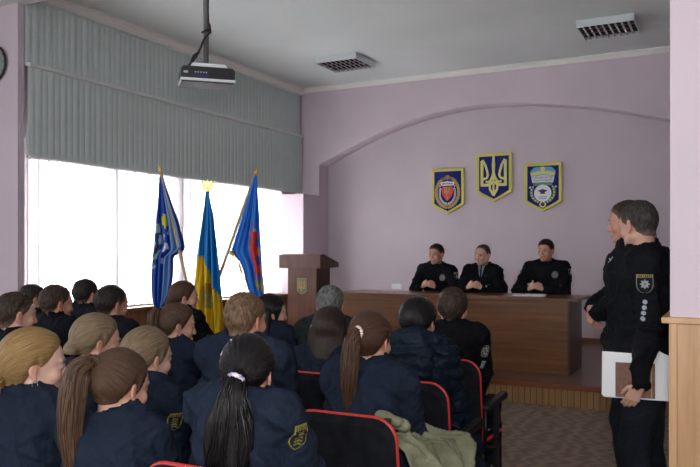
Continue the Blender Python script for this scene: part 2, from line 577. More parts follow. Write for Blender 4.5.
# ---------------------------------------------------------------- blinds
def blind(label, group, x, y0, y1, z0, z1, pitch, m, ang=0.0, railz=True, gap=0.0):
    root = empty('vertical_blind', (x, y0, z0), 0, label, 'blind', group)
    L, hh = y1 - y0, z1 - z0
    n = int(round(L / pitch))
    p = L / n
    bm = bmesh.new()
    for i in range(n):
        yc = (i + 0.5) * p
        w = p * (1.04 - gap) / 2
        a = ang + rnd.uniform(-0.03, 0.03)
        dx, dy = math.sin(a) * w, math.cos(a) * w
        off = 0.004 * (i % 2)
        prev = None
        for k in range(5):
            t = k / 4 * 2 - 1
            cx = off + dx * t + 0.006 * (1 - t * t)
            cy = yc + dy * t
            a0 = bm.verts.new((cx, cy, 0.0))
            a1 = bm.verts.new((cx, cy, hh - 0.03))
            if prev:
                f = bm.faces.new((prev[0], a0, a1, prev[1]))
                f.smooth = True
            prev = (a0, a1)
    shade_strips = m is M['vane_white']  # sheer blinds get added edge strips, dark like the overlap shade
    if shade_strips:
        for i in range(n):
            w = p * (1.04 - gap) / 2
            for e_ in (-1, 1):
                y_ = (i + 0.5) * p + math.cos(ang) * (w - 0.006) * e_
                x_ = math.sin(ang) * (w - 0.006) * e_ + 0.004 * (i % 2) + 0.0015
                f = bm.faces.new([bm.verts.new(q_) for q_ in ((x_, y_ - 0.006, 0), (x_, y_ + 0.006, 0), (x_, y_ + 0.006, hh - 0.03), (x_, y_ - 0.006, hh - 0.03))])
                f.material_index = 1
    o = from_bm('vanes', bm, [m, M['vane_overlap_shade']] if shade_strips else m, root)
    if railz:
        boxo('headrail', (-0.025, 0.03, 0, L, hh - 0.04, hh), M['rail'], root, bevel=0.004)
        bm = bmesh.new()
        box(bm, 0.0, 0.012, 0, L, -0.008, 0.014)
        from_bm('bottom_weights', bm, M['rail'], root)
    return root


grp = 'vertical blinds on the window wall'
blind('sheer white vertical blind glowing over the nearest narrow window', grp, XL, 5.34, 6.56, SILL + 0.03, 2.50, 0.125, M['vane_white'], 0.14, gap=-0.16)
blind('sheer white vertical blind over the middle narrow window, behind the blue flag with pale panel', grp, XL, 6.60, 7.74, SILL + 0.03, 2.50, 0.125, M['vane_white'], 0.14, gap=-0.16)
blind('sheer white vertical blind over the wide window beside the lectern', grp, XL, 7.78, 10.14, SILL + 0.03, 2.50, 0.125, M['vane_white'], 0.14, gap=-0.16)
blind('long grey vertical blind, lower tier just above the bright windows', grp, XL + 0.09, 5.26, 10.66, 2.47, 3.42, 0.083, M['vane_grey'], 0.05)
blind('long grey vertical blind, upper tier touching the ceiling cornice', grp, XL + 0.05, 5.26, 10.66, 3.40, 4.12, 0.083, M['vane_grey'], 0.05)

# ---------------------------------------------------------------- ceiling lamps
def ceiling_lamp(x, y, label):
    root = empty('ceiling_lamp', (x, y, H), 0, label, 'lamp', 'louvred ceiling lamps')
    bm = bmesh.new()
    w, d = 0.32, 0.31
    t = 0.012
    for a in ((-w, w, -d, -d + t), (-w, w, d - t, d), (-w, -w + t, -d + t, d - t), (w - t, w, -d + t, d - t)):
        box(bm, *a, -0.085, 0)
    from_bm('frame', bm, M['lamp_frame'], root, bevel=0.003)
    boxo('reflector', (-w + t, w - t, -d + t, d - t, -0.02, -0.002), M['mirror'], root)
    bm = bmesh.new()
    for k in range(1, 4):
        yy_ = -d + 2 * d * k / 4
        box(bm, -w + t, w - t, yy_ - 0.004, yy_ + 0.004, -0.083, -0.035)
    for k in range(1, 9):
        xx = -w + 2 * w * k / 9
        v = [(-0.012, -0.08), (0.012, -0.08), (0.002, -0.04), (-0.002, -0.04)]
        prism(bm, [(xx + a, b) for a, b in v], -d + t, d - t, 'XZ')
    from_bm('louvre', bm, M['mirror'], root)
    for k in range(4):
        yy_ = -d + 2 * d * (k + 0.5) / 4
        tubeo('lamp_tube', [(-w + 0.03, yy_, -0.05), (w - 0.03, yy_, -0.05)], 0.012, M['tube_white'], root, seg=8)
    return root


M['lamp_frame'] = mat('lamp_frame_white', (0.62, 0.68, 0.70), 0.35)
M['mirror'] = mat('mirror_louvre', (0.45, 0.44, 0.43), 0.12, 1.0)
M['tube_white'] = mat('unlit_tube', (0.4, 0.4, 0.4), 0.3)
ceiling_lamp(-4.87, 9.35, 'square white ceiling lamp with mirror louvres nearer the window blinds')
ceiling_lamp(-1.33, 9.30, 'square white ceiling lamp with dark louvres nearer the oak-clad pier')

# ---------------------------------------------------------------- wall clock
root = empty('wall_clock', (-6.73, 5.165, 3.42), 0, 'round wall clock with dark rim on the pink pilaster, cut by the photo edge', 'clock')
bm = bmesh.new()
tube(bm, [(0.18 * math.cos(a), -0.02, 0.18 * math.sin(a)) for a in np.linspace(0, 2 * PI, 41)[:-1]], 0.012, 8, closed=True)
from_bm('rim', bm, M['black_plastic'], root)
bm = bmesh.new()
prism(bm, [(0.178 * math.cos(a), 0.178 * math.sin(a)) for a in np.linspace(0, 2 * PI, 41)[:-1]], -0.02, 0.0, 'XZ')
from_bm('clock_face', bm, mat('clock_glass_face', (0.25, 0.29, 0.28), 0.15), root)
for k in range(12):
    bm = bmesh.new()
    a = k * PI / 6
    c, s_ = math.cos(a), math.sin(a)
    box_pts = [(0.15, -0.004), (0.168, -0.004), (0.168, 0.004), (0.15, 0.004)]
    prism(bm, [(u * c - v * s_, u * s_ + v * c) for u, v in box_pts], -0.024, -0.0205, 'XZ')
    from_bm('hour_mark', bm, M['black_plastic'], root)
for L_, a in ((0.09, 1.1), (0.13, 2.6)):
    c, s_ = math.cos(a), math.sin(a)
    bm = bmesh.new()
    prism(bm, [(u * c - v * s_, u * s_ + v * c) for u, v in [(-0.02, -0.004), (L_, -0.002), (L_, 0.002), (-0.02, 0.004)]], -0.030, -0.026, 'XZ')
    from_bm('clock_hand', bm, M['black_plastic'], root)

# ---------------------------------------------------------------- projector on its pole
root = empty('projector', (-3.27, 4.18, 2.66), YAW, 'black and white projector hanging from the ceiling on a grey pole', 'projector')
bm = bmesh.new()
# body: wide black box, bevelled, with white lower shell
prism(bm, [(-0.18, 0.01), (0.18, 0.01), (0.182, 0.075), (0.165, 0.095), (-0.165, 0.095), (-0.182, 0.075)], -0.14, 0.07, 'XZ')
from_bm('body', bm, M['black_plastic'], root, bevel=0.006, rot=(0, 0, 0.30))
bm = bmesh.new()
prism(bm, [(-0.184, -0.004), (0.184, -0.004), (0.184, 0.014), (-0.184, 0.014)], -0.145, 0.075, 'XZ')
from_bm('bottom_shell', bm, M['white_matte'], root, bevel=0.003, rot=(0, 0, 0.30))
boxo('underside', (-0.176, 0.176, -0.137, 0.067, -0.014, -0.003), mat('shade_grey', (0.07, 0.066, 0.066), 0.6), root, bevel=0.003, rot=(0, 0, 0.30))  # grey of this plate stands in for the shade below the projector
bm = bmesh.new()
prism(bm, [(-0.12, 0.094), (0.14, 0.094), (0.12, 0.125), (-0.10, 0.125)], -0.11, 0.06, 'XZ')
from_bm('mount_plate', bm, M['white_matte'], root, bevel=0.003, rot=(0, 0, 0.30))
tubeo('pole', [(0, 0, 0.12), (0, 0, H - 2.66)], 0.019, M['pole_metal'], root, seg=14)
boxo('ceiling_plate', (-0.07, 0.07, -0.07, 0.07, H - 2.66 - 0.012, H - 2.66), M['pole_metal'], root)
bm = bmesh.new()
tube(bm, [(0.026 + 0.008 * math.sin(z * 9), -0.018, z) for z in np.linspace(0.42, H - 2.66, 14)], 0.006, 6)
tube(bm, [(0.026, -0.018, 0.42), (0.035, -0.02, 0.36), (-0.005, -0.03, 0.32), (-0.03, -0.035, 0.25), (-0.06, -0.05, 0.18), (-0.10, -0.06, 0.13), (-0.12, -0.09, 0.10)], 0.008, 6)
tube(bm, [(0.02, -0.022, 0.38), (0.0, -0.026, 0.37), (-0.022, -0.022, 0.36), (-0.02, 0.02, 0.37), (0.022, 0.02, 0.38)], 0.007, 6, closed=True)
tube(bm, [(-0.04, -0.04, 0.22), (-0.075, -0.05, 0.19), (-0.09, -0.06, 0.15), (-0.05, -0.08, 0.12)], 0.009, 6)
from_bm('cable', bm, M['black_plastic'], root)
bm = bmesh.new()
for k in range(9):
    box(bm, 0.03 + k * 0.014, 0.036 + k * 0.014, -0.143, -0.139, 0.03, 0.07)
from_bm('vent', bm, M['metal_dark'], root, rot=(0, 0, 0.30))
bm = bmesh.new()
box(bm, -0.165, -0.135, -0.143, -0.139, 0.045, 0.058)
from_bm('port', bm, M['steel'], root, rot=(0, 0, 0.30))
for k in range(5):
    bm = bmesh.new()
    box(bm, -0.09 + k * 0.018, -0.08 + k * 0.018, -0.143, -0.139, 0.05, 0.058)
    from_bm('port', bm, M['steel'], root, rot=(0, 0, 0.30))
bm = bmesh.new()
box(bm, -0.10, 0.0, -0.143, -0.1395, 0.022, 0.045)
from_bm('blue_port_strip', bm, mat('blue_plastic', (0.02, 0.02, 0.12), 0.4), root, rot=(0, 0, 0.30))
bm = bmesh.new()
tube(bm, [(-0.03, 0.068, 0.05), (-0.03, 0.10, 0.05)], [0.04, 0.036], 20)
from_bm('lens', bm, M['metal_dark'], root, rot=(0, 0, 0.30))

# ---------------------------------------------------------------- shields on the niche wall
def shield_outline(w, h, k=1.0):
    # top edge slightly wider, straight sides, pointed foot
    hw = w / 2
    p = [(-hw, h / 2), (hw, h / 2), (hw, -h * 0.30)]
    for t in np.linspace(0, 1, 6)[1:]:
        p.append((hw * (1 - t), -h * 0.30 - h * 0.20 * (t ** 0.9)))
    q = [(-x, y) for x, y in p[2:-1]][::-1]
    return p + q


def ribbon(bm, pts, w, y0, y1, mi=0, closed=False):
    """Flat raised strip of width w along a 2D path in the XZ plane."""
    n = len(pts)
    L, R = [], []
    for i, p in enumerate(pts):
        a = pts[(i - 1) % n] if (closed or i > 0) else p
        b = pts[(i + 1) % n] if (closed or i < n - 1) else p
        d = Vector((b[0] - a[0], b[1] - a[1])).normalized()
        ww = (w[i] if isinstance(w, (list, tuple)) else w) / 2
        L.append((p[0] - d.y * ww, p[1] + d.x * ww))
        R.append((p[0] + d.y * ww, p[1] - d.x * ww))
    m = n if closed else n - 1
    for i in range(m):
        j = (i + 1) % n
        prism(bm, [L[i], R[i], R[j], L[j]], y0, y1, 'XZ', mi)


def trident(bm, s, y0, y1, w=None, cx=0, cz=0):
    """The tryzub: three prongs, outer ones like blades, loops meeting in a foot."""
    w = w or 0.07 * s
    T = lambda P: [(cx + x * s, cz + z * s) for x, z in P]
    cnt_ = [0]
    _rb = ribbon

    def ribbon_(bm, p, w_, y0_, y1_):
        cnt_[0] += 1
        _rb(bm, p, w_, y0_ - 0.0006 * cnt_[0], y1_)
    for sg in (-1, 1):
        F = lambda P: T([(sg * x, z) for x, z in P])
        ribbon_(bm, F([(0.30, 0.42), (0.30, -0.22)]), w, y0, y1)                      # outer upright
        ribbon_(bm, F([(0.30, -0.19), (0.10, -0.19)]), w, y0, y1)                      # bottom bar
        ribbon_(bm, F([(0.29, 0.44), (0.22, 0.33), (0.17, 0.18), (0.145, 0.06), (0.17, -0.01), (0.22, -0.03), (0.28, -0.05)]), w * .8, y0, y1)   # inner blade
        ribbon_(bm, F([(0.0, 0.14), (0.03, 0.02), (0.08, -0.08), (0.13, -0.12), (0.20, -0.10)]), w * .75, y0, y1)
        ribbon_(bm, F([(0.05, -0.10), (0.10, -0.18), (0.09, -0.30), (0.0, -0.46)]), w * .75, y0, y1)
        ribbon_(bm, F([(0.0, -0.10), (0.05, -0.16), (0.10, -0.19)]), w * .6, y0, y1)
    ribbon_(bm, T([(0, 0.52), (0.0, 0.30), (0, 0.1), (0, -0.12)]), [w * .7, w * 1.2, w * .8, w * .7], y0, y1)
    ribbon_(bm, T([(0, -0.16), (0, -0.44)]), w * .6, y0, y1)


def text_part(name, s, size, m, parent, loc, rot=(PI / 2, 0, 0), ext=0.001, sx=1.0):
    cu = bpy.data.curves.new(name, 'FONT')
    cu.body = s
    cu.size = size
    cu.align_x = 'CENTER'
    cu.align_y = 'CENTER'
    cu.extrude = ext
    tmp = bpy.data.objects.new('tmp', cu)
    C.objects.link(tmp)
    bpy.context.view_layer.update()
    me = bpy.data.meshes.new_from_object(tmp.evaluated_get(bpy.context.evaluated_depsgraph_get()))
    bpy.data.objects.remove(tmp)
    o = link(name, me, m, parent)
    o.location = loc
    o.rotation_euler = rot
    o.scale = (sx, 1, 1)
    return o


def arc(cx, cz, rx, rz, a0, a1, n=16):
    return [(cx + rx * math.cos(math.radians(a0 + (a1 - a0) * i / (n - 1))), cz + rz * math.sin(math.radians(a0 + (a1 - a0) * i / (n - 1)))) for i in range(n)]


def shield(x, z, w, h, label):
    root = empty('wall_shield', (x, YB, z), 0, label, 'emblem', 'heraldic shields on the niche wall')
    bm = bmesh.new()
    prism(bm, shield_outline(w, h), -0.045, -0.001, 'XZ')
    from_bm('frame', bm, M['yellow_frame'], root, bevel=0.006)
    bm = bmesh.new()
    prism(bm, [(a * 0.84, b * 0.88 - 0.004) for a, b in shield_outline(w, h)], -0.050, -0.02, 'XZ')
    from_bm('field', bm, M['blue_field'], root, bevel=0.002)
    return root


r3 = shield(-3.215, 2.62, 0.54, 0.73, 'blue wall shield with a yellow trident, highest of the three')
bm = bmesh.new()
trident(bm, 0.60, -0.062, -0.049, 0.042, 0, 0.0)
from_bm('trident', bm, M['trident_yellow'], r3)

r1 = shield(-3.945, 2.44, 0.52, 0.70, 'blue wall shield with a red heart-shaped crest in a golden wreath')
bm = bmesh.new()
ribbon(bm, arc(0, -0.02, 0.180, 0.225, 118, -80 + 0, 1 + 22)[::-1], 0.04, -0.058, -0.049)
ribbon(bm, arc(0, -0.02, 0.180, 0.225, 62, 260, 23), 0.045, -0.058, -0.049)
for k in range(26):
    a = math.radians(120 + k * 300 / 25)
    px_, pz_ = 0.192 * math.cos(a), -0.02 + 0.238 * math.sin(a)
    prism(bm, [(px_ + 0.017 * math.cos(t), pz_ + 0.02 * math.sin(t)) for t in np.linspace(0, 2 * PI, 7)[:-1]], -0.060, -0.049, 'XZ')
from_bm('wreath', bm, M['ochre'], r1)
bm = bmesh.new()
ribbon(bm, arc(0, -0.035, 0.125, 0.16, 30, -85, 14), 0.026, -0.060, -0.049)
ribbon(bm, arc(0, -0.035, 0.125, 0.16, 150, 265, 14), 0.026, -0.060, -0.049)
prism(bm, [(-0.105, 0.085), (0.105, 0.085), (0.112, 0.135), (0, 0.15), (-0.112, 0.135)], -0.060, -0.049, 'XZ')
for sx_ in (-1, 1):
    prism(bm, [(sx_ * 0.118 + (0.016 if i % 2 == 0 else 0.007) * math.cos(PI / 2 + i * PI / 5), 0.075 + (0.016 if i % 2 == 0 else 0.007) * math.sin(PI / 2 + i * PI / 5)) for i in range(10)], -0.062, -0.049, 'XZ')
from_bm('scroll', bm, M['white_matte'], r1)
bm = bmesh.new()
for k in range(9):
    box(bm, -0.085 + k * 0.0195, -0.074 + k * 0.0195, -0.0625, -0.0595, 0.100, 0.124)
from_bm('scroll_lettering', bm, M['blue_field'], r1)
for a0_, a1_ in ((24, -78), (156, 258)):
    bm = bmesh.new()
    ribbon(bm, arc(0, -0.035, 0.125, 0.16, a0_, a1_, 14), 0.007, -0.0625, -0.059)
    from_bm('scroll_line', bm, M['blue_field'], r1)
bm = bmesh.new()
prism(bm, [(0, 0.06), (0.04, 0.075), (0.08, 0.07), (0.098, 0.03), (0.09, -0.03), (0.06, -0.09), (0, -0.155), (-0.06, -0.09), (-0.09, -0.03), (-0.098, 0.03), (-0.08, 0.07), (-0.04, 0.075)], -0.064, -0.049, 'XZ')
from_bm('red_crest', bm, M['red_paint'], r1)
bm = bmesh.new()
trident(bm, 0.13, -0.068, -0.063, 0.012, 0, 0.0)
ribbon(bm, [(0, 0.05), (0, -0.13)], 0.01, -0.067, -0.063)
from_bm('small_trident', bm, M['ochre'], r1)
bm = bmesh.new()
trident(bm, 0.08, -0.062, -0.049, 0.012, 0, 0.205)
from_bm('small_trident', bm, M['ochre'], r1)
bm = bmesh.new()
for k in range(-1, 2):
    ribbon(bm, [(k * 0.03, -0.20), (k * 0.045, -0.235)], 0.03, -0.062, -0.049)
from_bm('wreath_knot', bm, M['ochre'], r1)

r2 = shield(-2.485, 2.445, 0.54, 0.71, 'blue wall shield with a white badge, dark cap and pale banner')
bm = bmesh.new()
prism(bm, [(-0.185, 0.225), (-0.13, 0.285), (0, 0.30), (0.13, 0.285), (0.185, 0.225), (0.15, 0.06), (-0.15, 0.06)], -0.056, -0.049, 'XZ')
from_bm('banner', bm, M['blue_light'], r2)
bm = bmesh.new()
prism(bm, [(-0.18, 0.205), (-0.06, 0.235), (0, 0.215), (0.06, 0.235), (0.18, 0.205), (0.17, 0.165), (0, 0.185), (-0.17, 0.165)], -0.059, -0.054, 'XZ')
from_bm('banner_stripe', bm, M['trident_yellow'], r2)
bm = bmesh.new()
prism(bm, [(-0.165, 0.155), (0, 0.17), (0.165, 0.155), (0.15, 0.07), (-0.15, 0.07)], -0.0585, -0.054, 'XZ')
prism(bm, [(0.125 * math.cos(a), -0.09 + 0.125 * math.sin(a)) for a in np.linspace(0, 2 * PI, 25)[:-1]], -0.058, -0.049, 'XZ')
for sx_ in (-1, 1):
    prism(bm, [(sx_ * 0.185 + (0.02 if i % 2 == 0 else 0.008) * math.cos(PI / 2 + i * PI / 5), 0.0 + (0.02 if i % 2 == 0 else 0.008) * math.sin(PI / 2 + i * PI / 5)) for i in range(10)], -0.056, -0.049, 'XZ')
from_bm('white_badge', bm, M['white_matte'], r2)
text_part('lettering', 'ХАРКІВСЬКИЙ', 0.042, M['blue_field'], r2, (0, -0.060, 0.135), sx=1.0)
text_part('lettering', 'НАЦІОНАЛЬНИЙ', 0.036, M['blue_field'], r2, (0, -0.060, 0.095), sx=0.95)
bm = bmesh.new()
ribbon(bm, [(-0.135, 0.035), (0, 0.05), (0.135, 0.035)], 0.036, -0.057, -0.049)
ribbon(bm, arc(0, -0.075, 0.165, 0.155, 25, -70, 16), 0.04, -0.056, -0.049)
ribbon(bm, arc(0, -0.075, 0.165, 0.155, 155, 250, 16), 0.04, -0.056, -0.049)
from_bm('green_wreath', bm, M['green_paint'], r2)
bm = bmesh.new()
for k in range(16):
    a = math.radians(30 - k * 240 / 15)
    px_, pz_ = 0.165 * math.cos(a), -0.075 + 0.155 * math.sin(a)
    prism(bm, [(px_ + 0.012 * math.cos(t), pz_ + 0.012 * math.sin(t)) for t in np.linspace(0, 2 * PI, 7)[:-1]], -0.060, -0.049, 'XZ')
prism(bm, [(0.035 * math.cos(a), 0.255 + 0.04 * math.sin(a)) for a in np.linspace(0, 2 * PI, 17)[:-1]], -0.060, -0.052, 'XZ')
prism(bm, [(0.05 * math.cos(a), -0.255 + 0.045 * math.sin(a)) for a in np.linspace(0, 2 * PI, 17)[:-1]], -0.056, -0.049, 'XZ')
from_bm('wreath_leaves', bm, M['trident_yellow'], r2)
bm = bmesh.new()
prism(bm, [(-0.075, -0.055), (0, -0.03), (0.075, -0.055), (0.03, -0.075), (0.035, -0.10), (-0.035, -0.10), (-0.03, -0.075)], -0.064, -0.057, 'XZ')
M['violet'] = mat('dark_violet_paint', (0.03, 0.02, 0.10), 0.5)
from_bm('dark_cap', bm, M['violet'], r2)
bm = bmesh.new()
prism(bm, [(0.028 * math.cos(a), -0.25 + 0.03 * math.sin(a)) for a in np.linspace(0, 2 * PI, 13)[:-1]], -0.060, -0.052, 'XZ')
from_bm('foot_badge', bm, M['violet'], r2)
bm = bmesh.new()
for k in range(5):
    box(bm, -0.06 + k * 0.026, -0.045 + k * 0.026, -0.060, -0.057, -0.150, -0.138)
    box(bm, -0.05 + k * 0.022, -0.038 + k * 0.022, -0.060, -0.057, -0.175, -0.163)
from_bm('badge_lettering', bm, M['violet'], r2)

# outlet on the niche wall
root = empty('wall_socket', (-4.82, YB, 0.95), 0, 'small white double wall socket low on the niche wall', 'socket')
boxo('plate', (-0.085, 0.085, -0.014, -0.001, -0.042, 0.042), M['white_matte'], root, bevel=0.004)
for sx_ in (-0.042, 0.042):
    bm = bmesh.new()
    tube(bm, [(sx_, -0.022, 0), (sx_, -0.013, 0)], 0.028, 18)
    from_bm('outlet', bm, M['white_paint'], root)

# ---------------------------------------------------------------- lectern
root = empty('lectern', (-4.95, 8.30, SZ), 0, 'dark brown wooden lectern with a sloped top and small trident crest', 'lectern')
bm = bmesh.new()
box(bm, -0.22, 0.21, 0, 0.36, 0.04, 1.10)
from_bm('body', bm, M['podium'], root, bevel=0.004)
boxo('plinth', (-0.25, 0.24, -0.03, 0.40, 0, 0.045), M['podium'], root, bevel=0.004)
bm = bmesh.new()
prism(bm, [(-0.06, 1.08), (-0.06, 1.255), (0.03, 1.265), (0.44, 1.15), (0.44, 1.09)], -0.32, 0.30, 'YZ')
from_bm('sloped_top', bm, M['podium'], root, bevel=0.004)
em = boxo('crest', (-0.062, 0.062, -0.012, 0.0, 0.78, 0.80), M['teal_paint'], root)
me_ = em.data
bm = bmesh.new()
prism(bm, [(-0.075 * 1.0 + 0 + a * 0.0, 0) for a in ()] or [(a * 1.0, b + 0.85) for a, b in shield_outline(0.145, 0.21)], -0.012, 0.0, 'XZ')
bm.to_mesh(me_)
bm.free()
bm = bmesh.new()
ribbon(bm, [(a * .93, b * .93 + 0.85) for a, b in shield_outline(0.145, 0.21)], 0.010, -0.015, -0.011, closed=True)
trident(bm, 0.16, -0.016, -0.011, 0.014, 0, 0.855)
from_bm('crest_trident', bm, M['ochre'], em)

# ---------------------------------------------------------------- presidium table
root = empty('presidium_table', (-2.89, 8.0, SZ), 0, 'long brown veneer presidium table with a closed front on the stage', 'table')
boxo('tabletop', (-1.42, 1.45, -0.05, 0.74, 0.775, 0.805), M['table'], root, bevel=0.004)
boxo('front_panel', (-1.36, 1.335, 0.0, 0.022, 0.0, 0.775), M['table'], root, bevel=0.002)
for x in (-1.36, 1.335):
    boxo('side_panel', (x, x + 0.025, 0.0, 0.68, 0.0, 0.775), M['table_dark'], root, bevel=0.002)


# papers on the table
def sheets(name, label, cat, x, y, z, w, d, n, rz, cols=None, group=None):
    o = bmesh.new()
    r_ = random.Random(int(abs(x * 1000)))
    for i in range(n):
        dx, dy, a = r_.uniform(-.012, .012), r_.uniform(-.012, .012), r_.uniform(-.06, .06)
        c, s_ = math.cos(a), math.sin(a)
        pts_ = [(dx + u * c - v * s_, dy + u * s_ + v * c) for u, v in ((-w / 2, -d / 2), (w / 2, -d / 2), (w / 2, d / 2), (-w / 2, d / 2))]
        prism(o, pts_, i * 0.0028 + 0.001, i * 0.0028 + 0.003, 'XY')
    ob = from_bm(name, o, M['paper'], loc=(x, y, z), rot=(0, 0, rz))
    return tag(ob, label, cat, group)


TZ = SZ + 0.806
sheets('paper_stack', 'small stack of white papers under the hands of the stocky officer nearest the table end', 'papers', -2.02, 8.28, TZ, 0.34, 0.22, 6, 0.1)
sheets('paper_sheet', 'cream sheet of paper lying before the middle seated officer', 'paper', -2.86, 8.12, TZ, 0.30, 0.2, 1, -0.1)


# ---------------------------------------------------------------- flags
def flag_cloth(name, top_pt, prof, pleats, amp, colfn, parent, nz=46, nx=60, sway=0.0):
    """Hanging pleated cloth. prof: rows (drop, left, right) relative to top_pt in the view-facing plane of the stand."""
    zs = np.array([p[0] for p in prof])
    ls = np.array([p[1] for p in prof])
    rs = np.array([p[2] for p in prof])
    me = bpy.data.meshes.new(name)
    V, F, cols = [], [], []
    zmax = zs[-1]
    for i in range(nz):
        dz = zmax * i / (nz - 1)
        l, r = np.interp(dz, zs, ls), np.interp(dz, zs, rs)
        A = amp * min(1, (r - l) / 0.2 + 0.12)
        for j in range(nx):
            u = j / (nx - 1)
            ph = 2 * PI * pleats * u
            y = A * math.sin(ph + 0.6 * math.sin(dz * 3)) + 0.35 * A * math.sin(2.3 * ph + dz * 4 + 1)
            x = l + (r - l) * (u + 0.022 * math.sin(ph * 1.0 + 1.2))
            zz = -dz
            if i > nz - 6:
                pass
            V.append((x, y, zz - 0.02 * math.sin(ph * .5) * (i / nz)))
    for i in range(nz - 1):
        for j in range(nx - 1):
            a = i * nx + j
            F.append((a, a + 1, a + nx + 1, a + nx))
            u, v = (j + .5) / (nx - 1), (i + .5) / (nz - 1)
            cols.append(colfn(u, v))
    me.from_pydata(V, [], F)
    ca = me.color_attributes.new('Col', 'FLOAT_COLOR', 'CORNER')
    arr = np.ones((len(F) * 4, 4), dtype=np.float32)
    arr[:, :3] = np.repeat(np.array(cols, dtype=np.float32), 4, axis=0)
    ca.data.foreach_set('color', arr.ravel())
    o = link(name, me, M['flagcloth'], parent, smooth=True)
    o.location = top_pt
    md = o.modifiers.new('solid', 'SOLIDIFY')
    md.thickness = 0.003
    return o


BLUE = (0.010, 0.06, 0.36)
DBLUE = (0.006, 0.02, 0.14)
SKY = (0.012, 0.22, 0.58)
YEL = (0.72, 0.47, 0.012)
FD = 6.3   # metres in front of the camera
stand_loc = (-3.93, 4.90, 0)


def flag(label, top, foot, finial=None):
    """top, foot: pole ends in the stand's local frame (x across the view, z up)."""
    root = empty('flag', stand_loc, YAW, label, 'flag', 'flags in the tripod stand')
    tubeo('pole', [foot, top], 0.013, M['polewood'], root, seg=10)
    bm = bmesh.new()
    t = Vector(top)
    d = (t - Vector(foot)).normalized()
    tube(bm, [t, t + d * 0.015, t + d * 0.03, t + d * 0.065], [0.010, 0.016, 0.013, 0.002], 10)
    if finial == 'trident':
        bm.free()
        bm = bmesh.new()
        trident(bm, 0.11, t.y - 0.006, t.y + 0.006, 0.013, t.x, t.z + 0.045)
        tube(bm, [t, t + d * 0.04], [0.016, 0.010], 10)
    from_bm('finial', bm, M['gold'], root)
    return root


def mm(u, v, cu, cv, ru, rv):
    return ((u - cu) / ru) ** 2 + ((v - cv) / rv) ** 2 < 1


def col_left(u, v):
    if u > 0.56:      # pale panel turned over the pole
        return (0.13, 0.27, 0.58) if u > 0.60 and u < 0.93 else DBLUE
    if mm(u, v, 0.46, 0.34, 0.10, 0.05):
        return (0.62, 0.56, 0.06)
    if 0.10 < u < 0.62 and 0.34 < v < 0.70:
        s_ = math.sin(u * 37 + math.sin(v * 21) * 2) + math.sin(v * 63 + u * 11)
        if u < 0.36 and s_ > 0.2: return (0.30, 0.45, 0.42)
        if u < 0.36 and s_ < -0.9: return (0.02, 0.03, 0.03)
        if 0.40 < u < 0.60 and s_ > 0.5: return (0.55, 0.62, 0.72)
    return BLUE


def col_mid(u, v):
    if mm(u, v, 0.52, 0.66, 0.20, 0.075):
        s_ = math.sin(u * 60) + math.sin(v * 110 + u * 20)
        if v < 0.635: return (0.5, 0.12, 0.03) if s_ > 0.6 else (0.28, 0.22, 0.02)
        return (0.30, 0.30, 0.12) if s_ > -0.9 else (0.45, 0.33, 0.04)
    b = 0.40 if u < 0.35 else 0.40 + (u - 0.35) * 0.48
    return SKY if v < b else YEL


def col_right(u, v):
    if 0.55 < u < 0.92 and 0.36 < v < 0.90:
        s_ = math.sin(u * 31 + v * 9) + math.sin(v * 47)
        if 0.62 < u < 0.84 and 0.42 < v < 0.76: return (0.55, 0.03, 0.02) if s_ > -0.7 else (0.10, 0.05, 0.2)
        if s_ > 0.9: return (0.5, 0.34, 0.03)
        if s_ < -1.3: return (0.3, 0.05, 0.04)
        if v > 0.76 and s_ > -0.3: return (0.25, 0.22, 0.03)
    if v > 0.955: return (0.006, 0.015, 0.08)
    return (0.012, 0.15, 0.60)


ppm = 750 / FD   # image pixels per metre at the stand


def P3(px, py, dy=0.0):
    return ((px - 200) / ppm, dy, CAM_Z - (py - 252) / ppm)


f1 = flag('dark blue flag with a pale fold and green emblem, nearest the pilaster', P3(165, 174), P3(206, 345, -0.02))
flag_cloth('cloth', P3(165, 178), [(d / ppm, l / ppm, r / ppm) for d, l, r in ((0, -1.5, 2), (20, -3, 8), (45, -6, 17), (70, -8, 23), (73, -8.5, 21), (78, -9, 12), (100, -10, 11), (118, -9, 8), (126, -7, 4), (129, -4, 1))], 4, 0.03, col_left, f1)
f2 = flag('blue and yellow national flag hanging in the centre of the tripod stand', P3(210, 193, 0.05), P3(202, 375, 0.05), 'trident')
flag_cloth('cloth', P3(210, 193, 0.0), [(d / ppm, l / ppm, r / ppm) for d, l, r in ((0, -1, 1.5), (20, -4, 6), (50, -9, 10), (90, -13, 14), (120, -15, 17), (142, -12, 17), (156, 4, 14))], 3.5, 0.045, col_mid, f2)
f3 = flag('bright blue fringed flag with a red and gold emblem, beside the lectern', P3(257, 176, 0.02), P3(196, 345, 0.10))
flag_cloth('cloth', P3(257, 178, 0.0), [(d / ppm, l / ppm, r / ppm) for d, l, r in ((0, -1, 2), (30, -10, 4), (72, -24, 7), (76, -22, 7.2), (84, -15, 7.5), (92, -12, 8), (108, -8, 9), (124, -1, 10), (129, 3, 10))], 2.5, 0.022, col_right, f3)
# gold fringe along the cut edge of the right-hand flag, gold cord of the left-hand one
bm = bmesh.new()
pr = [(-24, 72), (-20, 75), (-15, 84), (-12, 92), (-8, 108), (-2, 122)]
for i in range(len(pr) - 1):
    for k in range(6):
        t = k / 6
        x = (pr[i][0] * (1 - t) + pr[i + 1][0] * t)
        z = (pr[i][1] * (1 - t) + pr[i + 1][1] * t)
        a = P3(257 + x, 178 + z)
        tube(bm, [a, (a[0] - 0.006, a[1] - 0.01, a[2] - 0.035)], 0.0035, 4)
from_bm('fringe', bm, M['gold'], f3)

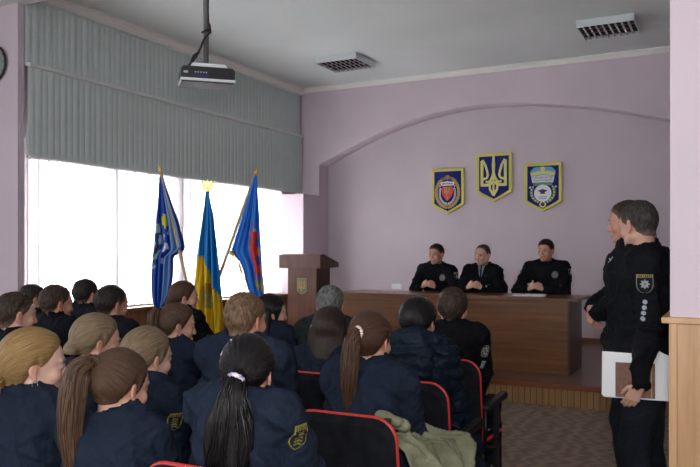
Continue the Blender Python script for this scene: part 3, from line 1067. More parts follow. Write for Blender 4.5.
root = empty('flag_stand', stand_loc, YAW, 'pale wooden tripod stand holding the three flags', 'flag stand')
hz_ = 0.62
for a in (100, 215, 325):
    c, s_ = math.cos(math.radians(a)), math.sin(math.radians(a))
    tubeo('leg', [(0.03 * c, 0.05 + 0.03 * s_, hz_), (0.30 * c, 0.05 + 0.30 * s_, 0.015)], 0.014, M['polewood'], root, seg=8)
tubeo('hub', [(0, 0.05, hz_ - 0.08), (0, 0.05, hz_ + 0.06)], 0.045, M['polewood'], root, seg=16)


# ---------------------------------------------------------------- auditorium chairs
def make_chair():
    root = empty('auditorium_chair')
    # back: rounded panel leaning back
    def rr(w, z0, z1, r, n=7):
        p = [(-w / 2, z0), (w / 2, z0)]
        p += [(w / 2 - r + r * math.cos(a), z1 - r + r * math.sin(a)) for a in np.linspace(0, PI / 2, n)]
        p += [(-w / 2 + r + r * math.cos(a), z1 - r + r * math.sin(a)) for a in np.linspace(PI / 2, PI, n)]
        return p
    lean = 0.13
    def L(p, y):
        return (p[0], -0.225 + y - (p[1] - 0.42) * lean, p[1])
    out = rr(0.43, 0.40, 0.885, 0.085)
    bm = bmesh.new()
    inner = [(a * 0.90, 0.42 + (b - 0.42) * 0.93) for a, b in out]
    rings = []
    for y, o_ in ((-0.018, inner), (-0.010, out), (0.012, out), (0.026, inner)):
        rings.append([bm.verts.new(L(p, y)) for p in o_])
    n = len(out)
    for A, B in zip(rings[:-1], rings[1:]):
        for i in range(n):
            bm.faces.new((A[i], A[(i + 1) % n], B[(i + 1) % n], B[i]))
    bm.faces.new(rings[0][::-1])
    bm.faces.new(rings[-1])
    back = from_bm('backrest', bm, M['seat_black'], root, smooth=False)
    bm = bmesh.new()
    path = [L(p, 0.0) for p in out[1:] + out[:1]]
    tube(bm, path, 0.0085, 8)
    from_bm('piping', bm, M['red_trim'], back)
    # seat
    bm = bmesh.new()
    prism(bm, [(-0.205, -0.19), (0.205, -0.19), (0.21, 0.19), (0.19, 0.225), (-0.19, 0.225), (-0.21, 0.19)], 0.40, 0.455, 'XY')
    st = from_bm('seat', bm, M['seat_black'], root, bevel=0.015, segs=3)
    bm = bmesh.new()
    tube(bm, [(-0.215, -0.19, 0.415), (-0.22, 0.18, 0.415), (-0.195, 0.235, 0.415), (0.195, 0.235, 0.415), (0.22, 0.18, 0.415), (0.215, -0.19, 0.415)], 0.009, 7)
    from_bm('piping', bm, M['red_trim'], st)
    for s_ in (-1, 1):
        x = s_ * 0.238
        bm = bmesh.new()
        prism(bm, [(-0.26, 0.615), (-0.24, 0.635), (0.13, 0.655), (0.16, 0.64), (0.15, 0.61), (-0.23, 0.60)], x - 0.02, x + 0.02, 'YZ')
        from_bm('armrest', bm, M['black_plastic'], root, bevel=0.006)
        bm = bmesh.new()
        box(bm, x - 0.010, x + 0.010, -0.06, 0.0, 0.03, 0.62)
        prism(bm, [(-0.25, 0.0), (0.20, 0.0), (0.20, 0.018), (0.0, 0.045), (-0.06, 0.045), (-0.25, 0.018)], x - 0.013, x + 0.013, 'YZ')
        tube(bm, [(x, -0.24, 0.62), (x, -0.25, 0.40), (x, -0.05, 0.36)], 0.010, 7)
        from_bm('leg', bm, M['metal_dark'], root, bevel=0.0)
    bm = bmesh.new()
    tube(bm, [(-0.235, -0.03, 0.22), (0.235, -0.03, 0.22)], 0.011, 8)
    tube(bm, [(-0.235, -0.03, 0.385), (0.235, -0.03, 0.385)], 0.011, 8)
    from_bm('crossbar', bm, M['metal_dark'], root)
    return root


CHAIR = make_chair()
_first = [True]


def place_chair(x, y, label, rz=0.0, group='black auditorium chairs with red piping', z=0.0, sz=1.0):
    o = CHAIR if _first[0] else copy_tree(CHAIR)
    _first[0] = False
    o.location = (x, y, z)
    o.rotation_euler = (0, 0, rz)
    o.scale = (1, 1, sz)
    tag(o, label, 'chair', group)
    return o


# ================================================================ PEOPLE
def axis_pts(lo, hi, coarse, fines):
    out = [lo]
    while out[-1] < hi:
        x = out[-1]
        step = coarse
        for a, b, h in fines:
            if a - 1e-6 <= x < b:
                step = min(step, h)
        for a, b, h in fines:
            if x < a < x + step:
                step = max(a - x, h * 0.6)
        out.append(x + step)
    return np.array(out)


def smin(a, b, k):
    if k <= 0:
        return np.minimum(a, b)
    h = np.clip(0.5 + 0.5 * (b - a) / k, 0, 1)
    return b + (a - b) * h - k * h * (1 - h)


class Field:
    def __init__(s, ax):
        s.ax = ax
        s.D = np.full([len(a) for a in ax], 0.30)

    def region(s, lo, hi, m):
        sl = []
        for i in range(3):
            a = np.searchsorted(s.ax[i], lo[i] - m)
            b = np.searchsorted(s.ax[i], hi[i] + m)
            sl.append(slice(max(0, a - 1), min(len(s.ax[i]), b + 1)))
        X, Y, Z = np.meshgrid(s.ax[0][sl[0]], s.ax[1][sl[1]], s.ax[2][sl[2]], indexing='ij')
        return tuple(sl), X, Y, Z

    def put(s, sl, d, k, op):
        if d.size == 0:
            return
        if op == 'add':
            s.D[sl] = smin(s.D[sl], d, k)
        elif op == 'sub':
            s.D[sl] = -smin(-s.D[sl], d, k)

    def cap(s, a, b, ra, rb=None, k=0.02, op='add', m=None):
        a, b = np.array(a, float), np.array(b, float)
        rb = ra if rb is None else rb
        R = max(ra, rb)
        m = (0.03 + k) if m is None else m
        sl, X, Y, Z = s.region(np.minimum(a, b) - R, np.maximum(a, b) + R, m)
        ba = b - a
        L = float(ba @ ba) + 1e-12
        t = np.clip(((X - a[0]) * ba[0] + (Y - a[1]) * ba[1] + (Z - a[2]) * ba[2]) / L, 0, 1)
        d = np.sqrt((X - a[0] - t * ba[0]) ** 2 + (Y - a[1] - t * ba[1]) ** 2 + (Z - a[2] - t * ba[2]) ** 2) - (ra + (rb - ra) * t)
        s.put(sl, d, k, op)

    def ell(s, c, r, R=None, k=0.02, op='add', m=None):
        c, r = np.array(c, float), np.array(r, float)
        m = (0.03 + k) if m is None else m
        q = r if R is None else np.array([max(r)] * 3)
        sl, X, Y, Z = s.region(c - q, c + q, m)
        P = np.stack([X - c[0], Y - c[1], Z - c[2]], -1)
        if R is not None:
            P = P @ R
        k0 = np.sqrt(((P / r) ** 2).sum(-1))
        k1 = np.sqrt(((P / (r * r)) ** 2).sum(-1)) + 1e-9
        s.put(sl, k0 * (k0 - 1) / k1, k, op)

    def mesh(s):
        D = s.D
        nx, ny, nz = D.shape
        D = D.copy()
        D[0] = D[-1] = 1; D[:, 0] = D[:, -1] = 1; D[:, :, 0] = D[:, :, -1] = 1
        I = D < 0
        c = I[:-1, :-1, :-1].astype(np.int8)
        tot = np.zeros((nx - 1, ny - 1, nz - 1), np.int8)
        for i in (0, 1):
            for j in (0, 1):
                for k in (0, 1):
                    tot += I[i:nx - 1 + i, j:ny - 1 + j, k:nz - 1 + k]
        act = (tot > 0) & (tot < 8)
        ci, cj, ck = np.nonzero(act)
        idx = np.full(act.shape, -1, np.int64)
        n = len(ci)
        idx[ci, cj, ck] = np.arange(n)
        acc = np.zeros((n, 3)); cnt = np.zeros(n)
        X, Y, Z = s.ax
        corners = [(i, j, k) for i in (0, 1) for j in (0, 1) for k in (0, 1)]
        for a in corners:
            for ax_ in range(3):
                if a[ax_] == 1:
                    continue
                b = list(a); b[ax_] = 1
                da = D[ci + a[0], cj + a[1], ck + a[2]]
                db = D[ci + b[0], cj + b[1], ck + b[2]]
                m = (da < 0) != (db < 0)
                if not m.any():
                    continue
                t = da[m] / (da[m] - db[m])
                pa = np.stack([X[ci[m] + a[0]], Y[cj[m] + a[1]], Z[ck[m] + a[2]]], -1)
                pb = np.stack([X[ci[m] + b[0]], Y[cj[m] + b[1]], Z[ck[m] + b[2]]], -1)
                acc[m] += pa + (pb - pa) * t[:, None]
                cnt[m] += 1
        V = acc / np.maximum(cnt, 1)[:, None]
        Q = []
        for ax_ in range(3):
            sa = [slice(1, -1)] * 3; sb = [slice(1, -1)] * 3
            sa[ax_] = slice(0, -1); sb[ax_] = slice(1, None)
            A, B = I[tuple(sa)], I[tuple(sb)]
            off = np.array([1, 1, 1]); off[ax_] = 0
            ii = np.stack(np.nonzero(A != B), -1)
            if len(ii) == 0:
                continue
            flip = A[tuple(ii.T)]
            g = ii + off
            u, v = [(1, 2), (2, 0), (0, 1)][ax_]
            def cell(du, dv):
                h = g.copy(); h[:, u] -= du; h[:, v] -= dv
                return idx[h[:, 0], h[:, 1], h[:, 2]]
            q = np.stack([cell(1, 1), cell(0, 1), cell(0, 0), cell(1, 0)], -1)
            q[~flip] = q[~flip][:, ::-1]
            Q.append(q)
        Q = np.concatenate(Q)
        Q = Q[(Q >= 0).all(1)]
        return V, Q


def largest(V, Q):
    """Drop crumbs: keep only the largest connected piece."""
    n = len(V)
    lab = np.arange(n)
    e = np.concatenate([Q[:, [0, 1]], Q[:, [1, 2]], Q[:, [2, 3]], Q[:, [3, 0]]])
    for _ in range(400):
        m = np.minimum(lab[e[:, 0]], lab[e[:, 1]])
        new = lab.copy()
        np.minimum.at(new, e[:, 0], m)
        np.minimum.at(new, e[:, 1], m)
        new = new[new]
        if (new == lab).all():
            break
        lab = new
    b = np.bincount(lab, minlength=n).argmax()
    keep = lab == b
    re = np.cumsum(keep) - 1
    return V[keep], re[Q[keep[Q[:, 0]]]]


def vnormals(V, Q):
    a = np.cross(V[Q[:, 2]] - V[Q[:, 0]], V[Q[:, 3]] - V[Q[:, 1]])
    N = np.zeros_like(V)
    for k in range(4):
        for c in range(3):
            N[:, c] += np.bincount(Q[:, k], a[:, c], len(V))
    return N / (np.linalg.norm(N, axis=1)[:, None] + 1e-12)


def laplace(V, Q, it=1, f=0.5):
    e = np.concatenate([Q[:, [0, 1]], Q[:, [1, 2]], Q[:, [2, 3]], Q[:, [3, 0]]])
    cnt = np.bincount(e[:, 0], minlength=len(V)) + np.bincount(e[:, 1], minlength=len(V))
    for _ in range(it):
        W = np.zeros_like(V)
        for c in range(3):
            W[:, c] = np.bincount(e[:, 0], V[e[:, 1], c], len(V)) + np.bincount(e[:, 1], V[e[:, 0], c], len(V))
        V = V * (1 - f) + f * W / np.maximum(cnt, 1)[:, None]
    return V


def vn(P, f, seed=0):
    """cheap smooth noise: sum of warped sines, about -1..1"""
    r = np.random.RandomState(seed)
    out = np.zeros(len(P))
    for k in range(5):
        d = r.normal(size=3); d /= np.linalg.norm(d)
        w = r.normal(size=3); w /= np.linalg.norm(w)
        out += np.sin((P @ d) * f * (1 + .35 * k) + 1.7 * np.sin((P @ w) * f * .6 + r.rand() * 6) + r.rand() * 6)
    return out / 3.0


def add_mesh(name, V, Q, m, parent, attrs=None, cols=None, smooth=True):
    me = bpy.data.meshes.new(name)
    me.vertices.add(len(V))
    me.vertices.foreach_set('co', V.astype(np.float32).ravel())
    me.loops.add(Q.size)
    me.loops.foreach_set('vertex_index', Q.astype(np.int32).ravel())
    me.polygons.add(len(Q))
    me.polygons.foreach_set('loop_start', np.arange(0, Q.size, 4, dtype=np.int32))
    me.update(calc_edges=True)
    me.validate()
    for k, v in (attrs or {}).items():
        a = me.attributes.new(k, 'FLOAT', 'POINT')
        a.data.foreach_set('value', v.astype(np.float32))
    if cols is not None:
        a = me.color_attributes.new('Col', 'FLOAT_COLOR', 'POINT')
        arr = np.ones((len(V), 4), dtype=np.float32)
        arr[:, :3] = cols
        a.data.foreach_set('color', arr.ravel())
    return link(name, me, m, parent, smooth=smooth)


def rotm(yaw=0, pitch=0, roll=0):
    """yaw clockwise seen from above (to the person's right), pitch down positive."""
    cy, sy = math.cos(-yaw), math.sin(-yaw)
    Rz = np.array([[cy, -sy, 0], [sy, cy, 0], [0, 0, 1]])
    cp, sp = math.cos(-pitch), math.sin(-pitch)
    Rx = np.array([[1, 0, 0], [0, cp, -sp], [0, sp, cp]])
    cr, sr = math.cos(roll), math.sin(roll)
    Ry = np.array([[cr, 0, sr], [0, 1, 0], [-sr, 0, cr]])
    return Rz @ Rx @ Ry


def ik(sh, wr, l1, l2, hint):
    sh, wr, hint = np.array(sh, float), np.array(wr, float), np.array(hint, float)
    d = wr - sh
    L = np.linalg.norm(d)
    if L > (l1 + l2) * .995:
        wr = sh + d / L * (l1 + l2) * .995
        L = (l1 + l2) * .995
        d = wr - sh
    u = d / L
    a = (l1 * l1 - l2 * l2 + L * L) / (2 * L)
    h = math.sqrt(max(l1 * l1 - a * a, 0))
    p = hint - u * (hint @ u)
    p /= np.linalg.norm(p) + 1e-9
    return sh + u * a + p * h, wr


SKIN = {'fair': (0.56, 0.33, 0.25), 'pale': (0.62, 0.40, 0.32), 'ruddy': (0.52, 0.27, 0.20), 'mid': (0.44, 0.24, 0.17)}


def hand_prims(F, wr, d, n, side, curl, hs, spread=0.0, thumb=0.5):
    """wr wrist; d pointing direction of the palm; n palm-side normal; side +1 = thumb towards +(d x n)."""
    d = np.array(d, float); d /= np.linalg.norm(d)
    n = np.array(n, float); n -= d * (n @ d); n /= np.linalg.norm(n)
    l = np.cross(d, n) * side
    W = np.array(wr, float)
    for i, off in enumerate((0.030, 0.010, -0.010, -0.028)):
        a = W + l * off * .55 * hs + d * 0.008 * hs
        b = W + l * off * hs + d * (0.088 - abs(i - 1) * 0.004) * hs
        F.cap(a, b, 0.014 * hs, 0.0115 * hs, k=0.012)
        ln = (0.042, 0.047, 0.043, 0.034)[i] * hs
        r = (0.0088, 0.009, 0.0086, 0.0076)[i] * hs
        p = b
        ang = 0
        for j in range(3):
            ang += curl * (0.75, 0.95, 0.7)[j]
            dd = d * math.cos(ang) + n * math.sin(ang) + l * spread * (1.5 - i) * 0.1
            q = p + dd * ln * (1, .68, .5)[j]
            F.cap(p, q, r * (1 - .07 * j), r * (.94 - .07 * j), k=0.004)
            p = q
    a = W + l * 0.018 * hs + d * 0.015 * hs
    t1 = a + (l * 0.75 + d * 0.55 + n * 0.35 * thumb) * 0.040 * hs
    t2 = t1 + (l * 0.25 + d * 0.85 + n * 0.5 * thumb) * 0.034 * hs
    t3 = t2 + (l * 0.0 + d * 0.85 + n * 0.7 * thumb) * 0.026 * hs
    F.cap(a, t1, 0.015 * hs, 0.0115 * hs, k=0.012)
    F.cap(t1, t2, 0.0108 * hs, 0.0098 * hs, k=0.005)
    F.cap(t2, t3, 0.0098 * hs, 0.0082 * hs, k=0.004)


def person(name_label, loc, facing, crown, pose='sit', sex='m', head=(0, 0, 0), hair=None, cloth='navy', skin='fair', w=1.0, depth=1.0,
           seat=0.455, lean=0.0, hands=None, hs=1.0, res=0.010, hres=0.0045, collar=0.07, collar_r=0.078, group=None, cat='person',
           bulk=0.012, nk=0.115, face=True, collar_mat=None, seed=1, legs=True, z0=0.0, quilt=False, shoulder=None, shoulder_drop=0.035, hood=False, legw=1.0, armk=1.0, ears=True, wrinkle=1.0):
    """facing, head = (yaw, pitch, roll) in degrees, clockwise from +Y seen from above; head yaw is absolute."""
    root = empty('person', (loc[0], loc[1], z0), -math.radians(facing), name_label, cat, group)
    sw = shoulder or (0.175 if sex == 'm' else 0.152)
    hz = (seat + 0.095) if pose == 'sit' else 0.93 * (crown / 1.76)
    Rh = rotm(math.radians(head[0] - facing), math.radians(head[1]), math.radians(head[2]))
    la = math.radians(lean)
    U = np.array([0, math.sin(la), math.cos(la)])
    P = np.array([0, 0, hz])
    L = (crown - 0.118 * hs - nk * hs - hz) / math.cos(la)
    N = P + U * L
    hc = N + np.array([0, 0.025 + 0.10 * math.sin(la), nk * hs])
    Hp = lambda x, y, z: hc + Rh @ (np.array([x, y, z], float) * hs)
    S_ = [N + np.array([s * sw, -0.005, -shoulder_drop]) for s in (-1, 1)]
    if hands is None:
        hands = [dict(w=(s * 0.07, 0.33, hz + 0.06), d=(-s * 0.5, 0.85, -0.1), n=(0, -0.1, -1)) for s in (-1, 1)]
        vis = False
    else:
        vis = True
    l1, l2 = 0.30 * crown / (1.33 if pose == 'sit' else 1.76), 0.265 * crown / (1.33 if pose == 'sit' else 1.76)
    l1, l2 = l1 * armk, l2 * armk
    arms = []
    for i, s in enumerate((-1, 1)):
        h = hands[i]
        e, wr = ik(S_[i], h['w'], l1, l2, h.get('hint', (s * 0.55, -0.75, -0.5)))
        arms.append((S_[i], e, wr, h))
    sg = 1.0 if sex == 'm' else 0.88
    # ---- legs
    hipx = 0.095
    kn, an = [], []
    for s in (-1, 1):
        if pose == 'sit':
            k_ = np.array([s * 0.12, 0.43, seat + 0.06]); a_ = np.array([s * 0.12, 0.46, 0.09])
        else:
            f = (0.03 if s < 0 else -0.02)
            k_ = np.array([s * 0.10, 0.03 + f, 0.50 * crown / 1.76]); a_ = np.array([s * 0.11, -0.02 + f, 0.09])
        kn.append(k_); an.append(a_)

    # ---- body
    fx, fy, fz = [], [], []
    hr = 0.15 * hs
    fx.append((hc[0] - hr * .85, hc[0] + hr * .85, hres)); fy.append((hc[1] - hr, hc[1] + hr, hres)); fz.append((hc[2] - hr, hc[2] + hr, hres))
    if vis:
        for (_, e, wr, h) in arms:
            c = wr + np.array(h['d'], float) / np.linalg.norm(h['d']) * 0.07
            for q, f_ in zip(range(3), (fx, fy, fz)):
                f_.append((c[q] - 0.10, c[q] + 0.10, 0.0055))
    allp = [hc + 0.16, hc - 0.16] + [p for a in arms for p in a[:3]] + [a[2] + np.array([0.0, 0.14, 0]) for a in arms] + [np.array([0.2, 0.15, hz]), np.array([-0.2, -0.15, hz])]
    if vis:
        allp += [a[2] + np.array(a[3]['d'], float) * 0.2 for a in arms]
    if legs:
        allp += kn + [np.array([0, 0.70 if pose == 'sit' else 0.25, 0.0])] + an
    lo = np.min(allp, 0) - 0.10
    hi = np.max(allp, 0) + 0.10
    lo[2] = max(lo[2], -0.02)
    if legs: lo[2] = -0.03
    ax = [axis_pts(lo[i], hi[i], 0.016, f) for i, f in enumerate((fx, fy, fz))]
    F = Field(ax)
    # torso (hidden under the clothes) and limbs
    F.ell(P + U * L * .70, (0.155 * sg * w, 0.095 * depth, 0.17), k=0.03)
    F.ell(P + U * L * .32, (0.135 * sg * w, 0.09 * depth, 0.17), k=0.05)
    F.ell(P + U * .0, (0.15 * w, 0.10, 0.10), k=0.05)
    F.cap(S_[0] * .86 + N * .14, S_[1] * .86 + N * .14, 0.042, k=0.04)
    for i in (0, 1):
        sh, e, wr, h = arms[i]
        F.cap(sh, e, 0.040 * sg, 0.034 * sg, k=0.02)
        F.cap(e, wr, 0.035 * sg, 0.025 * sg, k=0.01)
        hand_prims(F, wr, h['d'], h['n'], h.get('side', -1 if i == 0 else 1), h.get('curl', 0.5), 0.93 if sex == 'm' else 0.86, thumb=h.get('thumb', 0.6))
        if legs:
            s = (-1, 1)[i]
            F.cap((s * hipx, 0, hz - 0.01), kn[i], 0.072, 0.050, k=0.02)
            F.cap(kn[i], an[i], 0.048, 0.032, k=0.02)
            F.cap(an[i] - np.array([0, 0.02, 0.03]), an[i] + np.array([0, 0.13, -0.045]), 0.032, 0.022, k=0.02)
    # neck and head
    nr = 0.054 * hs if sex == 'm' else 0.045 * hs
    F.cap(N - U * 0.02, Hp(0, -0.022, -0.05), nr * 1.04, nr, k=0.02)
    fem = sex == 'f'
    def head_base(G, t=0.0, k=0.02):
        G.ell(Hp(0, -0.014, 0.028), np.array([0.075, 0.096, 0.089]) * hs + t, Rh, k=k)
        G.ell(Hp(0, 0.028, -0.035), np.array([0.060, 0.062, 0.078]) * hs + t, Rh, k=k)
        G.ell(Hp(0, 0.045, 0.030), np.array([0.062, 0.045, 0.055]) * hs + t, Rh, k=k)
    head_base(F)
    q = 0.9 if fem else 1.0
    eq = 0.86 if fem else 1.0
    for s in (-1, 1):
        F.cap(Hp(s * 0.052 * q, -0.005, -0.060), Hp(s * 0.018, 0.068, -0.094), 0.020 * hs * q, 0.016 * hs, k=0.02)
        F.ell(Hp(s * 0.040, 0.062, -0.028), np.array([0.022, 0.020, 0.022]) * hs, Rh, k=0.02)
        F.ell(Hp(s * 0.031, 0.103, 0.003), np.array([0.017, 0.016, 0.012]) * hs, Rh, k=0.012, op='sub')
        F.ell(Hp(s * 0.032, 0.0785, 0.001), np.array([0.015, 0.0115, 0.011]) * hs, Rh, k=0.004)
        F.cap(Hp(s * 0.012, 0.0905, 0.022), Hp(s * 0.045, 0.078, 0.022), 0.0075 * hs * q, 0.006 * hs, k=0.012)
        F.ell(Hp(s * 0.0105, 0.098, -0.039), np.array([0.0085, 0.010, 0.0075]) * hs, Rh, k=0.006)
        # ear: rim, lobe and bowl
        if ears:
            Re = Rh @ rotm(math.radians(-s * 22), 0, 0)
            F.ell(Hp(s * 0.078, -0.012, -0.008), np.array([0.0075, 0.019, 0.031]) * hs * eq, Re, k=0.006)
            F.ell(Hp(s * 0.087, -0.008, -0.004), np.array([0.005, 0.010, 0.017]) * hs, Re, k=0.004, op='sub')
            F.ell(Hp(s * 0.076, -0.004, -0.034), np.array([0.006, 0.009, 0.010]) * hs, Re, k=0.006)
    F.ell(Hp(0, 0.070, -0.098), np.array([0.020, 0.018, 0.016]) * hs, Rh, k=0.015)
    F.cap(Hp(0, 0.089, 0.012), Hp(0, 0.1055, -0.033), 0.0060 * hs * q, 0.0088 * hs * q, k=0.012)
    F.cap(Hp(-0.018, 0.089, -0.0655), Hp(0.018, 0.089, -0.0655), 0.0052 * hs, k=0.008)
    F.cap(Hp(-0.015, 0.088, -0.076), Hp(0.015, 0.088, -0.076), 0.0065 * hs, k=0.008)
    F.ell(Hp(0, 0.094, -0.0705), np.array([0.022, 0.006, 0.0016]) * hs, Rh, k=0.002, op='sub')
    V, Q = largest(*F.mesh())
    V = laplace(V, Q, 1, 0.35)
    base = np.array(SKIN[skin])
    col = np.tile(base, (len(V), 1))
    hl = ((V - hc) @ Rh) / hs

    def blob(c, r, target, amt):
        nonlocal col
        d = np.sqrt((((hl - np.array(c)) / np.array(r)) ** 2).sum(1))
        wgt = np.clip(1.3 - d, 0, 1)[:, None] * amt
        col = col * (1 - wgt) + np.array(target) * wgt
    blob((0, 0.098, -0.070), (0.026, 0.02, 0.014), (0.42, 0.13, 0.11), 0.75)
    for s in (-1, 1):
        blob((s * 0.045, 0.06, -0.03), (0.025, 0.03, 0.025), base * np.array([1.05, .78, .76]), 0.6)
        blob((s * 0.08, -0.01, -0.01), (0.02, 0.03, 0.04), base * np.array([1.08, .72, .68]), 0.7)
        blob((s * 0.031, 0.088, 0.003), (0.019, 0.014, 0.010), base * np.array([.62, .5, .48]), 0.55)
    blob((0, 0.115, -0.036), (0.02, 0.02, 0.02), base * np.array([1.05, .75, .72]), 0.6)
    if sex == 'm':
        blob((0, 0.06, -0.085), (0.07, 0.06, 0.045), base * np.array([.72, .74, .78]), 0.55)
    body = add_mesh('body', V, Q, M['skin'], root, cols=np.clip(col, 0, 1))
    # eyes
    if face:
        for s in (-1, 1):
            bm = bmesh.new()
            bmesh.ops.create_uvsphere(bm, u_segments=14, v_segments=10, radius=0.0118 * hs)
            me = bpy.data.meshes.new('eye')
            bm.to_mesh(me); bm.free()
            co = np.zeros(len(me.vertices) * 3, np.float32)
            me.vertices.foreach_get('co', co)
            co = co.reshape(-1, 3)
            ca = me.color_attributes.new('Col', 'FLOAT_COLOR', 'POINT')
            arr = np.ones((len(co), 4), np.float32)
            arr[:, :3] = (0.40, 0.36, 0.34)
            rr_ = np.sqrt(co[:, 0] ** 2 + co[:, 2] ** 2) / (0.0118 * hs)
            arr[(rr_ < .62) & (co[:, 1] > 0), :3] = (0.05, 0.03, 0.02)
            ca.data.foreach_set('color', arr.ravel())
            o = link('eye', me, M['eye'], body, smooth=True)
            o.matrix_local = Matrix.Translation(Vector(Hp(s * 0.0315, 0.0808, 0.0015))) @ Matrix(Rh.tolist()).to_4x4()

    # ---- jacket
    pts = [N + np.array([0, 0, 0.12]), P - np.array([0.28, 0.2, 0.15]), P + np.array([0.28, 0.2, 0])] + [x for a in arms for x in a[:3]]
    lo = np.min(pts, 0) - 0.10 - bulk; hi = np.max(pts, 0) + 0.10 + bulk
    G = Field([axis_pts(lo[i], hi[i], res, []) for i in range(3)])
    b = bulk
    G.ell(P + U * L * .70, (0.178 * sg * w + b, 0.122 * depth + b, 0.20), k=0.03)
    G.ell(P + U * L * .36, (0.168 * sg * w + b, 0.125 * depth + b, 0.20), k=0.06)
    G.ell(P + U * .02, (0.185 * w + b, 0.135 * depth + b, 0.12), k=0.06)
    G.cap(S_[0] * .9 + N * .1, S_[1] * .9 + N * .1, 0.058 + b * .7, k=0.05)
    for i in (0, 1):
        sh, e, wr, h = arms[i]
        tr = N + U * 0.012
        G.cap(sh * .8 + N * .2, tr, 0.048 + b * .5, 0.052 + b * .3, k=0.05)
        G.cap(sh, e, (0.062 + b * .7) * sg, (0.052 + b * .7) * sg, k=0.03)
        cuff = e + (wr - e) * 0.97
        G.cap(e, cuff, (0.052 + b * .7) * sg, (0.039 + b * .5) * sg, k=0.015)
        dv = (wr - e) / np.linalg.norm(wr - e)
        G.cap(cuff + dv * 0.03, cuff + dv * 0.10, 0.030, 0.034, k=0.004, op='sub', m=0.02)
    # stand collar around the neck
    cN = N + np.array([0, 0.004, 0])
    cu_ = (Hp(0, -0.02, -0.06) - cN); cu_ /= np.linalg.norm(cu_)
    G.cap(cN - cu_ * 0.01, cN + cu_ * collar * .6, collar_r + 0.004, collar_r - 0.004, k=0.012)
    if hood:
        for t in np.linspace(0, 2 * PI, 14):
            a = cN + np.array([0.112 * math.cos(t), -0.03 + 0.10 * math.sin(t), 0.015 - 0.035 * math.sin(t)])
            t2 = t + 2 * PI / 13
            bq = cN + np.array([0.112 * math.cos(t2), -0.03 + 0.10 * math.sin(t2), 0.015 - 0.035 * math.sin(t2)])
            G.cap(a, bq, 0.045, 0.045, k=0.02)
        G.ell(cN + np.array([0, -0.15, -0.05]), (0.14, 0.055, 0.12), k=0.03)
    # cut the top of the collar flat and hollow it
    sl, X, Y, Z = G.region(cN - 0.25, cN + 0.3, 0.0)
    pd = (X - cN[0]) * cu_[0] + (Y - cN[1]) * cu_[1] + (Z - cN[2]) * cu_[2]
    tilt = pd + 0.25 * (Y - cN[1])
    if not hood:
        rad_ = np.sqrt((X - cN[0] - pd * cu_[0]) ** 2 + (Y - cN[1] - pd * cu_[1]) ** 2 + (Z - cN[2] - pd * cu_[2]) ** 2)
        G.D[sl] = np.maximum(G.D[sl], tilt - collar - 2.5 * np.maximum(0, rad_ - collar_r - 0.012))
    G.cap(cN - cu_ * 0.005, cN + cu_ * 0.25, collar_r - 0.011, collar_r - 0.008, k=0.003, op='sub')
    V, Q = largest(*G.mesh())
    V = laplace(V, Q, 2, 0.5)
    Nn = vnormals(V, Q)
    wr_ = 0.014 * wrinkle
    f1_ = np.abs(vn(V * np.array([1, 1, 1.6]), 16, seed)) ** .7
    cr = lambda f, s_, st: np.clip(1 - 1.5 * np.abs(vn(V * np.array(st), f, s_)), 0, 1) ** 2.2
    disp = wr_ * (0.7 * vn(V, 9, seed + 3) + 0.8 * cr(13, seed, (1, 1, 1.5)) + 0.5 * cr(22, seed + 4, (1.3, 1, .8)) - 0.3)
    # folds gather around the elbows and armpits
    for sh, e, wr, h in arms:
        de = np.exp(-(np.linalg.norm(V - e, axis=1) / 0.10) ** 2)
        ax_ = (wr - sh) / np.linalg.norm(wr - sh)
        disp += de * 0.008 * wrinkle * np.sin((V @ ax_) * 150 + 2 * vn(V, 12, seed + 9))
        da = np.exp(-(np.linalg.norm(V - (sh + np.array([0, -0.05, -0.12])), axis=1) / 0.09) ** 2)
        disp += da * 0.007 * wrinkle * np.sin((V @ np.array([.5, .3, .8])) * 110 + 2 * vn(V, 10, seed + 8))
    if quilt:
        zz = V[:, 2] + 0.012 * vn(V, 10, 4)
        disp += 0.012 * np.abs(np.sin(zz * PI / 0.062)) ** .55 - 0.004
    # shoulder seams: a slight groove round each sleeve head
    for sh in S_:
        s = np.sign(sh[0])
        t = (V[:, 0] * s - (sw - 0.005)) + (V[:, 2] - sh[2]) * 0.25
        near = (np.abs(V[:, 2] - sh[2]) < 0.14)
        disp -= 0.004 * np.exp(-(t / 0.006) ** 2) * near
    # collar seam
    disp -= 0.003 * np.exp(-(((V - cN) @ cu_ - 0.006) / 0.005) ** 2) * (np.linalg.norm((V - cN)[:, :2], axis=1) < collar_r + .03)
    V = V + Nn * disp[:, None]
    jk = add_mesh('jacket', V, Q, M[cloth], root)
    # ---- trousers, shoes
    if legs:
        lo = np.array([-0.26, -0.2, 0.06]); hi = np.array([0.26, 0.62 if pose == 'sit' else 0.25, hz + 0.10])
        T = Field([axis_pts(lo[i], hi[i], 0.016, []) for i in range(3)])
        T.ell(P - np.array([0, 0, 0.01]), (0.165 * w, 0.115, 0.10), k=0.03)
        for i, s in enumerate((-1, 1)):
            T.cap((s * hipx, 0, hz - 0.012), kn[i], 0.084 * legw, 0.066 * legw, k=0.03)
            T.cap(kn[i], an[i] + np.array([0, 0, -0.0]), 0.064 * legw, 0.056 * legw, k=0.02)
        V, Q = largest(*T.mesh())
        V = laplace(V, Q, 1, 0.5)
        V = V + vnormals(V, Q) * (0.004 * vn(V, 22, seed + 2))[:, None]
        add_mesh('trousers', V, Q, M['trousers'], root)
